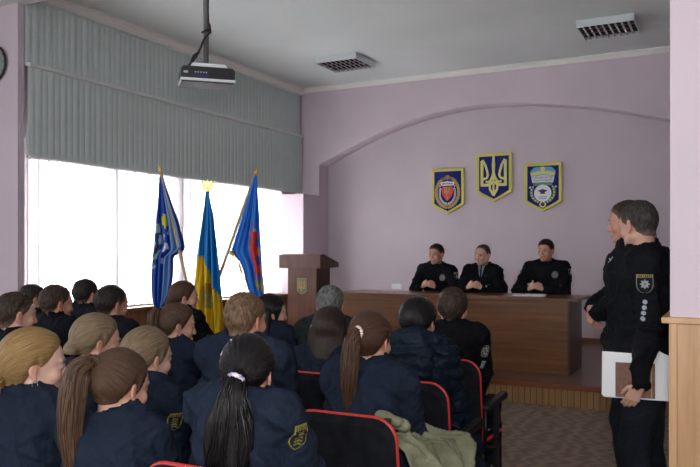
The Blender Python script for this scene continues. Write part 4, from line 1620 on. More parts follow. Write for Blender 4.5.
        for i, s in enumerate((-1, 1)):
            a = an[i]
            Z_ = Field([axis_pts(a[0] - 0.07, a[0] + 0.07, 0.012, []), axis_pts(a[1] - 0.1, a[1] + 0.24, 0.012, []), axis_pts(-0.02, 0.17, 0.010, [])])
            Z_.cap(a + np.array([0, -0.02, 0.03]), a + np.array([0, -0.02, -0.035]), 0.045, 0.045, k=0.02)
            Z_.cap(a + np.array([0, 0.0, -0.045]), a + np.array([0, 0.15, -0.055]), 0.043, 0.037, k=0.02)
            zz = Z_.ax[2][None, None, :]
            Z_.D = np.maximum(Z_.D, 0.004 - zz)
            V, Q = Z_.mesh()
            add_mesh('shoe', laplace(V, Q, 1), Q, M['leather'], root)
    ctx = dict(root=root, body=body, jacket=jk, Hp=Hp, Rh=Rh, hc=hc, hs=hs, N=N, P=P, U=U, L=L, arms=arms, S=S_, cu=cu_, crown=crown, head_base=head_base, F=F, sex=sex)
    if hair:
        make_hair(ctx, seed=seed, **hair)
    return ctx


def make_hair(c, kind='short', mat_='hair_brown', t=0.012, zs=None, tie=None, tail=None, seed=1, res=0.0045, scr=None, bun=None, bald=0.0, strands=50, groove=1.0, brow=True):
    Hp, Rh, hc, hs = c['Hp'], c['Rh'], c['hc'], c['hs']
    root, body = c['root'], c['body']
    e = 0.17 * hs
    ext = 0.0
    if kind == 'long': ext = 0.30
    lo = hc - e; hi = hc + e
    lo[2] -= ext
    if kind == 'long': lo[1] -= 0.05
    G = Field([axis_pts(lo[i], hi[i], res, []) for i in range(3)])
    c['head_base'](G, 0.0, 0.02)
    nr = 0.052 * hs if c['sex'] == 'm' else 0.044 * hs
    G.cap(Hp(0, -0.04, -0.09), Hp(0, -0.025, -0.05), nr, nr, k=0.02)
    sl, X, Y, Z = G.region(lo - 1, hi + 1, 0)
    Q3 = (np.stack([X - hc[0], Y - hc[1], Z - hc[2]], -1) @ Rh) / hs
    x, y, z = Q3[..., 0], Q3[..., 1], Q3[..., 2]
    if zs is None:
        if kind == 'short':
            zs = [(-0.12, -0.070), (-0.06, -0.066), (-0.035, -0.040), (-0.022, -0.005), (-0.005, 0.020), (0.006, -0.002), (0.022, 0.010), (0.040, 0.034), (0.062, 0.062), (0.085, 0.076), (0.12, 0.12)]
        elif kind == 'pulled':
            zs = [(-0.12, -0.062), (-0.07, -0.060), (-0.045, -0.052), (-0.028, -0.02), (-0.012, 0.012), (0.002, 0.008), (0.010, -0.022), (0.022, -0.005), (0.040, 0.035), (0.055, 0.060), (0.075, 0.078), (0.10, 0.10), (0.12, 0.14)]
        else:
            zs = [(-0.12, -0.30), (-0.01, -0.30), (0.012, -0.12), (0.03, -0.02), (0.05, 0.05), (0.075, 0.078), (0.12, 0.14)]
    zm = np.interp(y, [a for a, b in zs], [b for a, b in zs])
    zm = zm - 0.10 * np.clip(np.abs(x) - 0.03, 0, 1) * (y > 0.03)
    k = np.clip((z - zm) / 0.055, 0, 1)
    k = k * k * (3 - 2 * k)
    base = G.D[sl]
    if kind == 'short':
        th = 0.0025 + (t - 0.0025) * k + 0.004 * np.clip((z - 0.06) / 0.05, 0, 1)
    elif kind == 'pulled':
        kk = np.clip((z - zm) / 0.045, 0, 1); th = 0.0018 + (t - 0.0018) * np.sqrt(kk) * (1 - .25 * (1 - kk))
    else:
        th = t
    D = base / 1.0 - th * hs
    if kind == 'long':
        Lk = Field(G.ax)
        for a in np.linspace(-1, 1, 9):
            p0 = Hp(0.07 * a, -0.05 - 0.035 * (1 - a * a), 0.0)
            p1 = p0 + np.array([0.012 * a, -0.03, -0.14]); p2 = p1 + np.array([-0.01 * a, -0.005, -0.12])
            Lk.cap(p0, p1, 0.026, 0.024, k=0.01); Lk.cap(p1, p2, 0.024, 0.012, k=0.01)
        D = smin(D, Lk.D[sl], 0.02)
    if bun is not None:
        B = Field(G.ax)
        B.ell(Hp(*bun[0]), np.array(bun[1]) * hs, Rh, k=0.0, m=0.1)
        D = smin(D, B.D[sl], 0.02)
    D = np.maximum(D, (zm - z) * hs * 0.8)
    G.D[sl] = D
    V, Q = largest(*G.mesh())
    V = laplace(V, Q, 1, 0.5)
    Nn = vnormals(V, Q)
    hl = ((V - hc) @ Rh) / hs
    if kind == 'short':
        disp = 0.0016 * vn(V, 170, seed) + 0.0022 * vn(V, 60, seed + 1)
        zmv = np.interp(hl[:, 1], [a_ for a_, b_ in zs], [b_ for a_, b_ in zs])
        at = {'fade': np.clip((0.25 if t < .011 else .7) + (hl[:, 2] - zmv) / 0.06, 0, 1)}
        V = V + Nn * disp[:, None]
    else:
        T = np.array(tie if tie is not None else (0, -0.10, 0.02))
        ad = T / np.linalg.norm(T)
        u = np.cross(ad, [1, 0, 0.01]); u /= np.linalg.norm(u)
        v = np.cross(ad, u)
        if kind == 'long':
            sa = np.arctan2(hl[:, 0], -hl[:, 1] + .02) * 3 + 0.15 * vn(hl, 14, seed)
            sb = hl[:, 2] * 4
        else:
            rel = hl - T * 0.3
            sa = np.arctan2(rel @ v, rel @ u) * 3.0 + 0.12 * vn(hl, 14, seed)
            sb = np.linalg.norm(hl - T, axis=1) * 7
        disp = 0.0008 * groove * np.sin(sa * 9 + vn(hl, 12, seed + 2) * 2) + 0.0008 * groove * np.sin(sa * 23 + 3 * vn(hl, 10, 4)) + 0.003 * vn(hl, 18, seed + 7) * groove
        V = V + Nn * disp[:, None]
        at = {'sa': sa, 'sb': sb}
    add_mesh('hair', V, Q, M[mat_], root, attrs=at)
    if brow:
        bm = bmesh.new()
        for s in (-1, 1):
            tube(bm, [Hp(s * 0.014, 0.0955, 0.020), Hp(s * 0.03, 0.0935, 0.0255), Hp(s * 0.048, 0.081, 0.021)], [0.0032 * hs, 0.0034 * hs, 0.0014 * hs], 6)
        # brows are two hair strips; keep each its own part
        bm.free()
        for s in (-1, 1):
            bm = bmesh.new()
            tube(bm, [Hp(s * 0.013, 0.0962, 0.019), Hp(s * 0.03, 0.0935, 0.0250), Hp(s * 0.048, 0.0805, 0.020)], [0.0034 * hs, 0.0036 * hs, 0.0014 * hs], 6)
            o = from_bm('eyebrow', bm, M[mat_], body)
    if tail:
        ponytail(c, tie, tail, M[mat_], seed, strands, scr)


def ponytail(c, tie, tail, m, seed, strands, scr):
    """tail: list of (dx,dy,dz, rx, ry) offsets from the tie point in the person's frame."""
    T = c['Hp'](*tie)
    pts = [T + np.array(p[:3]) for p in tail]
    rx = [p[3] for p in tail]; ry = [p[4] for p in tail]
    n = 40
    tt = np.linspace(0, len(pts) - 1, n)
    P_ = np.array([[np.interp(t, range(len(pts)), [p[i] for p in pts]) for i in range(3)] for t in tt])
    for _ in range(3):
        P_[1:-1] = (P_[:-2] + 2 * P_[1:-1] + P_[2:]) / 4
    RX = np.interp(tt, range(len(pts)), rx); RY = np.interp(tt, range(len(pts)), ry)
    D = np.gradient(P_, axis=0); D /= np.linalg.norm(D, axis=1)[:, None]
    wave = (scr or {}).get('wave', 0.002)
    back = c['Rh'] @ np.array([0, -1, 0.0])
    r = np.random.RandomState(seed + 11)
    seg = 48
    V, Q, sa, sb = [], [], [], []
    ph = r.rand(6) * 6
    frames = []
    for i in range(n):
        b_ = back - D[i] * (back @ D[i])
        if np.linalg.norm(b_) < 0.2:
            b_ = np.array([0, 0, 1.0]) - D[i] * D[i][2]
        b_ /= np.linalg.norm(b_)
        a_ = np.cross(D[i], b_)
        if i and frames[-1][0] @ a_ < 0: a_ = -a_
        frames.append((a_, b_))
        for k in range(seg):
            th = 2 * PI * k / seg
            g = 1 + wave * 14 * math.sin(i * .42 + th * 2) + 0.10 * math.sin(th * 5 + ph[0] + i * .08) + 0.09 * math.sin(th * 9 + ph[1] - i * .10) + 0.06 * math.sin(th * 15 + ph[2] + i * .05)
            V.append(P_[i] + a_ * math.cos(th) * RX[i] * g + b_ * math.sin(th) * RY[i] * g)
            sa.append(th * 3 + 0.5 * math.sin(i * .15)); sb.append(i * 0.06)
    for i in range(n - 1):
        for k in range(seg):
            a = i * seg + k; b2 = i * seg + (k + 1) % seg
            Q.append((a, b2, b2 + seg, a + seg))
    for s_ in range(strands):
        th0 = r.rand() * 2 * PI; rad = 0.75 + 0.35 * r.rand(); w_ = 0.0018 + 0.0035 * r.rand()
        st = 0 if r.rand() < .75 else r.randint(0, 14)
        en = n - r.randint(0, 5); fr = r.rand() * 5; am = 0.05 + 0.10 * r.rand()
        ext = r.rand() * 0.03
        b0 = len(V)
        for i in range(st, en):
            a_, b_ = frames[i]
            th = th0 + am * 2.5 * math.sin(i * .12 + fr)
            rr_ = rad * (1 + am * math.sin(i * .3 + fr))
            p = P_[i] + a_ * math.cos(th) * RX[i] * rr_ + b_ * math.sin(th) * RY[i] * rr_ + D[i] * ext * (i / n) + a_ * wave * math.sin(i * .5 + fr) * min(1, i / 8)
            ww = w_ * (1 - 0.6 * (i - st) / max(1, en - st))
            for k in range(4):
                q = PI / 2 * k
                V.append(p + a_ * math.cos(q) * ww + b_ * math.sin(q) * ww)
                sa.append(th0 * 3 + s_ * .7); sb.append(i * 0.06)
        for i in range(en - st - 1):
            for k in range(4):
                a = b0 + i * 4 + k; b2 = b0 + i * 4 + (k + 1) % 4
                Q.append((a, b2, b2 + 4, a + 4))
    o = add_mesh('ponytail', np.array(V), np.array(Q), m, c['root'], attrs={'sa': np.array(sa), 'sb': np.array(sb)})
    if scr:
        i0 = scr.get('i', 1)
        bm = bmesh.new()
        a_, b_ = frames[i0]
        rr_ = scr['r']
        cols = scr['mat']
        tube(bm, [P_[i0] + (a_ * math.cos(t) * rr_ + b_ * math.sin(t) * rr_) for t in np.linspace(0, 2 * PI, 21)[:-1]],
             [scr['t'] * (1 + .3 * (k % 2)) for k in range(20)], 8, closed=True)
        from_bm('hair_tie', bm, cols, c['root'])
    return o


# ---- badges sewn on the cloth: a fine grid draped on the jacket by ray casting
def bvh(o):
    me = o.data
    v = np.zeros(len(me.vertices) * 3, np.float32)
    me.vertices.foreach_get('co', v)
    return BVHTree.FromPolygons([tuple(x) for x in v.reshape(-1, 3).tolist()], [tuple(p.vertices) for p in me.polygons])


def badge(c, name, origin, dirn, up, w, h, fn, n=26, lift=0.003, label=None):
    jk = c['jacket']
    if 'bvh' not in c:
        c['bvh'] = bvh(jk)
    d = Vector(dirn).normalized()
    up = Vector(up); up = (up - d * up.dot(d)).normalized()
    rt = d.cross(up)
    o = Vector(origin)
    P_ = {}
    for i in range(n + 1):
        for j in range(n + 1):
            u, v = i / n * 2 - 1, j / n * 2 - 1
            st = o + rt * (u * w / 2) + up * (v * h / 2) - d * 0.25
            hit = c['bvh'].ray_cast(st, d, 0.6)
            if hit[0] is not None:
                P_[i, j] = hit[0] - d * lift
    bm = bmesh.new()
    cl = bm.loops.layers.float_color.new('Col')
    vs = {k: bm.verts.new(p) for k, p in P_.items()}
    cnt = 0
    for i in range(n):
        for j in range(n):
            u, v = (i + .5) / n * 2 - 1, (j + .5) / n * 2 - 1
            cc = fn(u, v)
            ks = [(i, j), (i + 1, j), (i + 1, j + 1), (i, j + 1)]
            if cc is None or any(k not in vs for k in ks):
                continue
            f = bm.faces.new([vs[k] for k in ks])
            for l in f.loops:
                l[cl] = (*cc, 1)
            cnt += 1
    for v in [v for v in bm.verts if not v.link_faces]:
        bm.verts.remove(v)
    if not cnt:
        bm.free(); print('badge missed', name); return None
    bmesh.ops.solidify(bm, geom=bm.faces[:], thickness=0.0015)
    me = bpy.data.meshes.new(name)
    bm.to_mesh(me); bm.free()
    ob = link(name, me, M['decal'], jk)
    if label: ob['label'] = label
    return ob


def d_star(u, v, k=8, r1=1.0, r2=0.55):
    a = math.atan2(v, u); r = math.hypot(u, v)
    t = abs(((a / (2 * PI) * k) % 1) - .5) * 2
    return r < r2 + (r1 - r2) * t


SIL = (0.62, 0.68, 0.70)
GLD = (0.45, 0.40, 0.16)
BLK = (0.006, 0.008, 0.014)


def f_patch(u, v):
    # shield: straight top with gold strip, rounded foot
    edge = 1.0 if v > -0.1 else math.sqrt(max(0, 1 - ((v + .1) / .9) ** 2)) ** .8
    if abs(u) > edge: return None
    if v > 0.62:
        if v > 0.92 or v < 0.68: return GLD
        s = math.sin(u * 26) > 0.1
        return (0.05, 0.04, 0.02) if s and abs(u) < .8 else (0.50, 0.42, 0.16)
    if abs(u) > edge - 0.10: return (0.40, 0.40, 0.36)
    uu, vv = u * 1.0, (v + 0.05) * 1.15
    if d_star(uu / .62, vv / .62):
        return (0.30, 0.42, 0.50) if math.hypot(uu, vv) < .2 else SIL
    return BLK


def f_round(u, v):
    r = math.hypot(u, v)
    if r > 1: return None
    if r > .86: return (0.42, 0.42, 0.36)
    if r < .35: return (0.30, 0.28, 0.12)
    if d_star(u / .85, v / .85): return SIL
    return (0.05, 0.055, 0.06)


def f_star(u, v):
    if not d_star(u, v): return None
    return (0.35, 0.42, 0.46) if math.hypot(u, v) < .3 else SIL


def f_dot(u, v):
    return (0.62, 0.68, 0.74) if math.hypot(u, v) < 1 else None


def f_bar(u, v):
    return (0.60, 0.63, 0.65) if (abs(v) < .9 and abs(u) < .9) else None


def f_navy_patch(u, v):
    edge = 1.0 if v > -0.2 else 1 - ((-.2 - v) / .8) ** 1.6
    if abs(u) > edge: return None
    if abs(u) > edge - .13 or v > .88: return (0.50, 0.46, 0.10)
    if v > .55: return (0.45, 0.42, 0.10) if math.sin(u * 22) > -.3 else (0.03, 0.035, 0.05)
    if abs(u) < .42 and -.6 < v < .45: return (0.40, 0.38, 0.10) if (math.sin(v * 24 + abs(u) * 9) > -.2) else (0.03, 0.035, 0.05)
    return (0.03, 0.035, 0.05)


def f_epaulet(u, v):
    return (0.35, 0.37, 0.38) if abs(v) < .3 or abs(u) > .8 else (0.02, 0.024, 0.03)


# ---------------------------------------------------------------- hair colours
M['hair_dark'] = hair_mat('near_black_hair', (0.0035, 0.003, 0.0035), (0.012, 0.010, 0.012), 0.28)
M['hair_brown'] = hair_mat('brown_hair', (0.035, 0.018, 0.011), (0.13, 0.075, 0.046), 0.36)
M['hair_chestnut'] = hair_mat('chestnut_hair', (0.030, 0.014, 0.009), (0.10, 0.05, 0.03), 0.34)
M['hair_deep'] = hair_mat('deep_brown_hair', (0.016, 0.009, 0.007), (0.045, 0.025, 0.018), 0.35)
M['hair_blonde'] = hair_mat('golden_blonde_hair', (0.13, 0.07, 0.024), (0.42, 0.27, 0.105), 0.36)
M['hair_ash'] = hair_mat('ash_blonde_hair', (0.075, 0.048, 0.028), (0.34, 0.25, 0.15), 0.38)
M['hair_sand'] = hair_mat('sandy_short_hair', (0.07, 0.040, 0.023), (0.19, 0.115, 0.066), 0.6, short=True)
M['hair_short'] = hair_mat('dark_brown_short_hair', (0.008, 0.006, 0.005), (0.024, 0.017, 0.014), 0.6, short=True)
M['hair_shortmid'] = hair_mat('brown_short_hair', (0.022, 0.014, 0.010), (0.06, 0.038, 0.027), 0.6, short=True)
M['hair_grey'] = hair_mat('grey_short_hair', (0.05, 0.05, 0.05), (0.20, 0.20, 0.195), 0.6, short=True)
M['hair_crop'] = hair_mat('cropped_greying_hair', (0.018, 0.016, 0.015), (0.06, 0.053, 0.048), 0.7, short=True)
M['lilac'] = noise_mat('lilac_hair_tie', (0.25, 0.2, 0.5), (0.75, 0.68, 0.72), 90, 0.6)
M['scrunchie'] = noise_mat('pale_hair_tie', (0.55, 0.42, 0.38), (0.8, 0.7, 0.66), 60, 0.7)

sit_lbl = {}
row_g = 'black auditorium chairs with red piping'
# ---- nearest row
p = person('young person with a long wavy dark ponytail and lilac hair tie, navy uniform jacket', (-1.345, 1.90), 2, 1.235, sex='f', hs=0.93, nk=0.095, shoulder_drop=0.02, head=(-17, 6, 0), skin='fair', seed=3, res=0.008, w=1.02,
           hair=dict(kind='pulled', mat_='hair_dark', t=0.016, tie=(0.012, -0.112, -0.005), strands=90, groove=1.0,
                     tail=[(0, 0.008, 0.010, .014, .014), (0, -0.02, 0.0, .018, .018), (0.002, -0.04, -0.04, .036, .026), (0.002, -0.05, -0.11, .056, .032), (-0.002, -0.055, -0.20, .064, .034), (-0.010, -0.055, -0.29, .062, .032), (-0.02, -0.055, -0.37, .056, .028), (-0.03, -0.05, -0.45, .034, .02), (-0.035, -0.05, -0.49, .012, .01)],
                     scr=dict(i=5, r=.020, t=.0065, mat=M['lilac'], wave=0.008)))
badge(p, 'sleeve_patch', p['arms'][1][0] + np.array([0.07, 0.0, -0.06]), (-1.0, 0.30, -0.1), (0, 0, 1), 0.062, 0.078, f_navy_patch)
person('young person with straight brown hair in a high ponytail, navy jacket, seated nearest the camera', (-1.815, 1.84), -2, 1.17, sex='f', head=(3, 12, 0), skin='fair', seed=5, res=0.008,
       hair=dict(kind='pulled', mat_='hair_brown', t=0.014, tie=(-0.012, -0.105, 0.060), strands=90, groove=.8,
                 tail=[(0, 0.01, 0.0, .018, .018), (-0.01, -0.02, 0.014, .026, .024), (-0.03, -0.045, -0.005, .040, .030), (-0.042, -0.055, -0.07, .046, .030), (-0.048, -0.06, -0.15, .044, .028), (-0.048, -0.06, -0.23, .038, .024), (-0.045, -0.055, -0.31, .028, .018), (-0.055, -0.05, -0.37, .014, .010), (-0.065, -0.05, -0.40, .006, .005)],
                 scr=dict(i=4, r=.021, t=.004, mat=M['hair_deep'])))
p = person('young person with smooth golden blonde hair and a small earring, in profile', (-2.245, 1.86), 0, 1.215, hs=1.05, sex='f', head=(34, 4, 0), skin='pale', seed=7, res=0.008,
       hair=dict(kind='pulled', mat_='hair_blonde', t=0.016, tie=(0, -0.115, -0.045), strands=60, groove=.6,
                 zs=[(-0.12, -0.085), (-0.06, -0.08), (-0.038, -0.06), (-0.02, -0.02), (0.0, 0.012), (0.015, 0.0), (0.035, 0.025), (0.055, 0.055), (0.075, 0.075), (0.10, 0.10), (0.12, 0.14)],
                 tail=[(0.0, 0.02, 0.0, .025, .025), (0, -0.015, -0.02, .026, .024), (0.01, -0.03, -0.08, .028, .022), (0.02, -0.04, -0.2, .022, .016), (0.02, -0.045, -0.27, .01, .01)]))
Hp = p['Hp']
tubeo('earring', [Hp(0.0825 + 0.0, -0.004 + 0.009 * math.cos(t), -0.052 + 0.011 * math.sin(t)) for t in np.linspace(0, 2 * PI, 17)[:-1]], 0.0012, M['steel'], p['body'], seg=6, closed=True)
# ---- second row
p = person('person with a sleek brown ponytail held by a pale hair tie, navy jacket', (-1.315, 2.72), 4, 1.25, sex='f', hs=0.95, head=(3, 6, 0), skin='fair', seed=9, res=0.009, w=1.08,
       hair=dict(kind='pulled', mat_='hair_chestnut', t=0.015, tie=(0.012, -0.108, 0.035), strands=80, groove=.7,
                 tail=[(0, 0.008, 0.0, .017, .017), (-0.01, -0.02, 0.004, .020, .019), (-0.022, -0.038, -0.03, .030, .024), (-0.026, -0.045, -0.11, .034, .026), (-0.028, -0.05, -0.2, .030, .022), (-0.03, -0.05, -0.28, .018, .014), (-0.035, -0.05, -0.33, .006, .006)],
                 scr=dict(i=5, r=.021, t=.006, mat=M['scrunchie'])))
p = person('broad-shouldered person with short sandy hair in a navy jacket', (-1.885, 2.66), 0, 1.315, hs=0.96, sex='m', head=(4, 2, 0), skin='ruddy', seed=11, res=0.009, w=1.05,
       hair=dict(kind='short', mat_='hair_sand', t=0.010))
p = person('person with ash blonde hair pulled back, ear showing, navy jacket with sleeve patch', (-2.37, 2.58), 4, 1.15, sex='f', w=1.05, shoulder=0.165, head=(12, 6, 0), hs=1.12, skin='pale', seed=13, res=0.009,
       hair=dict(kind='pulled', mat_='hair_ash', t=0.015, tie=(-0.01, -0.118, -0.04), strands=60, groove=.7,
                 tail=[(0, 0.01, 0, .02, .02), (-0.005, -0.015, -0.02, .024, .022), (-0.01, -0.03, -0.1, .026, .02), (-0.02, -0.035, -0.24, .014, .012)]))
badge(p, 'sleeve_patch', p['arms'][1][0] + np.array([0.06, -0.02, -0.09]), (-1, 0.45, 0.0), (0, 0, 1), 0.062, 0.085, f_navy_patch)
person('person with light hair swept into a low roll, in profile behind the golden blonde', (-2.70, 2.60), 4, 1.195, sex='f', head=(28, 8, 0), hs=1.05, skin='fair', seed=15, res=0.010,
       hair=dict(kind='pulled', mat_='hair_ash', t=0.016, tie=(0, -0.112, -0.035), groove=.7, bun=((0, -0.112, -0.045), (0.05, 0.03, 0.04))))
# ---- third row
p = person('person with black hair in a navy quilted puffer coat with a folded hood', (-1.42, 3.50), 0, 1.262, sex='f', head=(0, 4, 0), skin='fair', seed=17, res=0.010, cloth='puffer', bulk=0.025, quilt=True, hood=True,
       hair=dict(kind='pulled', mat_='hair_dark', t=0.018, tie=(0, -0.112, -0.07), groove=.4))
person('person with loose dark brown hair between the scrunchie ponytail and the grey-haired head', (-1.91, 3.46), 0, 1.205, sex='f', head=(-14, 4, 0), skin='fair', seed=19, res=0.011,
       hair=dict(kind='long', mat_='hair_deep', t=0.014, groove=.6))
person('person in profile with a high brown ponytail, navy jacket, below the national flag', (-2.79, 3.28), 4, 1.205, sex='f', head=(36, 6, 0), skin='fair', seed=21, res=0.011,
       hair=dict(kind='pulled', mat_='hair_brown', t=0.013, tie=(0, -0.098, 0.062), strands=60, groove=.8,
                 tail=[(0, 0.01, 0.0, .018, .018), (-0.005, -0.025, 0.012, .022, .020), (-0.01, -0.05, -0.01, .030, .024), (-0.012, -0.055, -0.08, .032, .024), (-0.01, -0.06, -0.17, .026, .02), (-0.01, -0.06, -0.24, .010, .010)]))
# ---- fourth row
p = person('person with brown hair clipped to the nape, dark uniform with a round sleeve badge', (-1.52, 4.30), 0, 1.27, sex='m', head=(-12, 2, 0), skin='fair', seed=23, res=0.010, cloth='black_cloth', w=0.95,
       hair=dict(kind='short', mat_='hair_chestnut_short' if 'hair_chestnut_short' in M else 'hair_shortmid', t=0.018))
badge(p, 'sleeve_badge', p['arms'][1][0] + np.array([0.06, -0.03, -0.085]), (-0.75, 0.7, 0.0), (0, 0, 1), 0.065, 0.075, f_round)
badge(p, 'sleeve_strip', p['arms'][1][0] + np.array([0.07, -0.03, -0.17]), (-0.75, 0.7, 0.0), (0.2, 0, 1), 0.03, 0.05, f_bar)
person('person with short grey hair in a green-grey jacket seated before the lectern', (-2.31, 4.20), 0, 1.272, sex='m', head=(-18, 4, 0), skin='mid', seed=25, res=0.011, cloth='suit',
       hair=dict(kind='short', mat_='hair_grey', t=0.014))
person('person with straight black hair mostly hidden behind the sandy-haired head', (-2.74, 4.17), 0, 1.215, sex='f', head=(40, 4, 0), skin='fair', seed=27, res=0.012,
       hair=dict(kind='long', mat_='hair_dark', t=0.012, groove=.5))
person('person in profile with dark hair in a low bun, black jacket, before the flags', (-3.52, 4.22), 10, 1.285, hs=0.95, sex='f', head=(42, 2, 0), skin='fair', seed=29, res=0.011, cloth='black_cloth',
       hair=dict(kind='pulled', mat_='hair_chestnut', t=0.013, tie=(0, -0.11, -0.04), groove=.6, bun=((0, -0.108, -0.04), (0.04, 0.035, 0.04))))
# ---- the group in dark coats by the windows
LEFTG = [
    ((-3.47, 2.77), 1.275, 20, 'hair_shortmid', 'fair', 31, 'person with cropped brown hair in a dark coat, lowest head beside the pilaster', 0.05),
    ((-5.00, 4.16), 1.235, 22, 'hair_short', 'fair', 33, 'person with short dark hair partly hidden between two heads by the pilaster edge', 0.05),
    ((-3.90, 3.42), 1.28, 16, 'hair_shortmid', 'ruddy', 35, 'person with shaved brown sides in a black coat with its high collar turned up', 0.10),
    ((-4.43, 4.17), 1.285, 0, 'hair_short', 'fair', 37, 'person with short black hair farthest back under the white blinds', 0.10),
    ((-3.45, 3.45), 1.285, 12, 'hair_short', 'mid', 39, 'person with cropped black hair and dark coat under the narrow blind, facing the lectern', 0.06),
]
for (xy, cr, hy, hm, sk, sd, lb, co) in LEFTG:
    person(lb, xy, 2, cr, sex='m', head=(hy, 3, 0), skin=sk, seed=sd, res=0.011, cloth='dark_coat', collar=co, collar_r=0.082, bulk=0.015,
           hair=dict(kind='short', mat_=hm, t=0.008))

# ---- officers at the table
TTZ = SZ + 0.806


def clasp(y=0.38, z=0.85, x=0.0, wide=0.035):
    return [dict(w=(x - 0.085, y - 0.03, z), d=(0.75, 0.45, 0.35), n=(0.5, -0.6, -0.25), curl=0.62, hint=(-0.6, -0.3, -0.6), thumb=.2, side=-1),
            dict(w=(x + 0.085, y - 0.03, z), d=(-0.75, 0.45, 0.38), n=(-0.5, -0.6, -0.2), curl=0.66, hint=(0.6, -0.3, -0.6), thumb=.2, side=1)]


OFF = [
    ((-3.35, 8.98), 1.385, 178, 190, 'hair_short', 'ruddy', 41, 'seated officer in black at the table end nearer the lectern, hands clasped', 1.02, 'black_cloth', 0.0),
    ((-2.75, 8.98), 1.375, 178, 196, 'hair_shortmid', 'fair', 43, 'seated officer in dark tunic, pale shirt and tie, middle of the three', 1.0, 'black_cloth', 0.0),
    ((-1.98, 8.98), 1.43, 180, 190, 'hair_short', 'ruddy', 45, 'largest seated officer, with a silver chest badge, behind the paper stack', 1.16, 'black_cloth', 0.0),
]
offs = []
for i, (xy, cr, fc, hy, hm, sk, sd, lb, w_, cl, bk) in enumerate(OFF):
    p = person(lb, xy, fc, cr, sex='m', head=(hy, 4, 0), skin=sk, seed=sd, res=0.009, cloth=cl, w=w_, z0=SZ, lean=5, hres=0.0045, seat=0.50, shoulder=0.185 * w_, hs=1.05, nk=0.122, shoulder_drop=0.075,
               hands=clasp(0.40, 0.868, (0.0, 0.02, 0.05)[i]), collar=0.035, collar_r=0.070,
               hair=dict(kind='short', mat_=hm, t=(0.010, 0.006, 0.012)[i], zs=None if i != 1 else [(-0.12, -0.070), (-0.06, -0.066), (-0.035, -0.040), (-0.022, -0.005), (-0.005, 0.020), (0.006, 0.0), (0.022, 0.02), (0.035, 0.055), (0.055, 0.088), (0.07, 0.10), (0.12, 0.16)]))
    offs.append(p)
p1, p2, p3 = offs
ch = lambda p, x, dz: p['P'] + p['U'] * (p['L'] * dz) + np.array([x, 0.1, 0])
badge(p1, 'chest_badge', ch(p1, -0.10, .70), (0, -1, 0), (0, 0, 1), 0.065, 0.085, f_round)
badge(p1, 'sleeve_patch', p1['arms'][0][0] + np.array([-0.05, 0.02, -0.07]), (0.7, -0.7, 0), (0, 0, 1), 0.075, 0.095, f_patch)
badge(p1, 'sleeve_strip', p1['arms'][0][0] + np.array([-0.06, 0.03, -0.17]), (0.7, -0.7, 0), (0, 0, 1), 0.03, 0.08, f_bar)
badge(p3, 'chest_badge', ch(p3, -0.12, .74), (0, -1, 0), (0, 0, 1), 0.07, 0.085, f_round)
badge(p3, 'name_tag', ch(p3, 0.14, .58), (0, -1, 0), (0, 0, 1), 0.02, 0.05, f_bar)
for s_, k_ in ((0, -1), (1, 1)):
    badge(p3, 'sleeve_patch', p3['arms'][s_][0] + np.array([k_ * 0.05, 0.02, -0.05]), (-k_ * 0.7, -0.7, 0), (0, 0, 1), 0.075, 0.085, f_patch)
    badge(p3, 'sleeve_strip', p3['arms'][s_][0] + np.array([k_ * 0.07, 0.03, -0.15]), (-k_ * 0.8, -0.6, 0), (0, 0, 1), 0.03, 0.045, f_bar)
badge(p2, 'name_tag', ch(p2, -0.12, .55), (0, -1, 0), (0, 0, 1), 0.03, 0.03, f_star)
badge(p2, 'name_tag', ch(p2, 0.12, .55), (0, -1, 0), (0, 0, 1), 0.03, 0.03, f_star)
for s_, k_ in ((0, -1), (1, 1)):
    badge(p2, 'shoulder_board', p2['arms'][s_][0] + np.array([k_ * -0.03, 0.0, 0.05]), (0, -0.1, -1), (0, 1, 0), 0.11, 0.05, f_epaulet, n=10)


# shirt front and tie of the middle officer, draped on his tunic
def f_shirt(u, v):
    if abs(u) > 0.25 + 0.75 * (v + 1) / 2: return None
    return (0.006, 0.009, 0.02) if abs(u) < (0.20 if v < .75 else .3) else (0.33, 0.37, 0.43)


badge(p2, 'shirt_and_tie', ch(p2, 0, .90) + np.array([0, 0, 0.0]), (0, -1, -0.1), (0, 0, 1), 0.10, 0.17, f_shirt, n=20, lift=0.005)


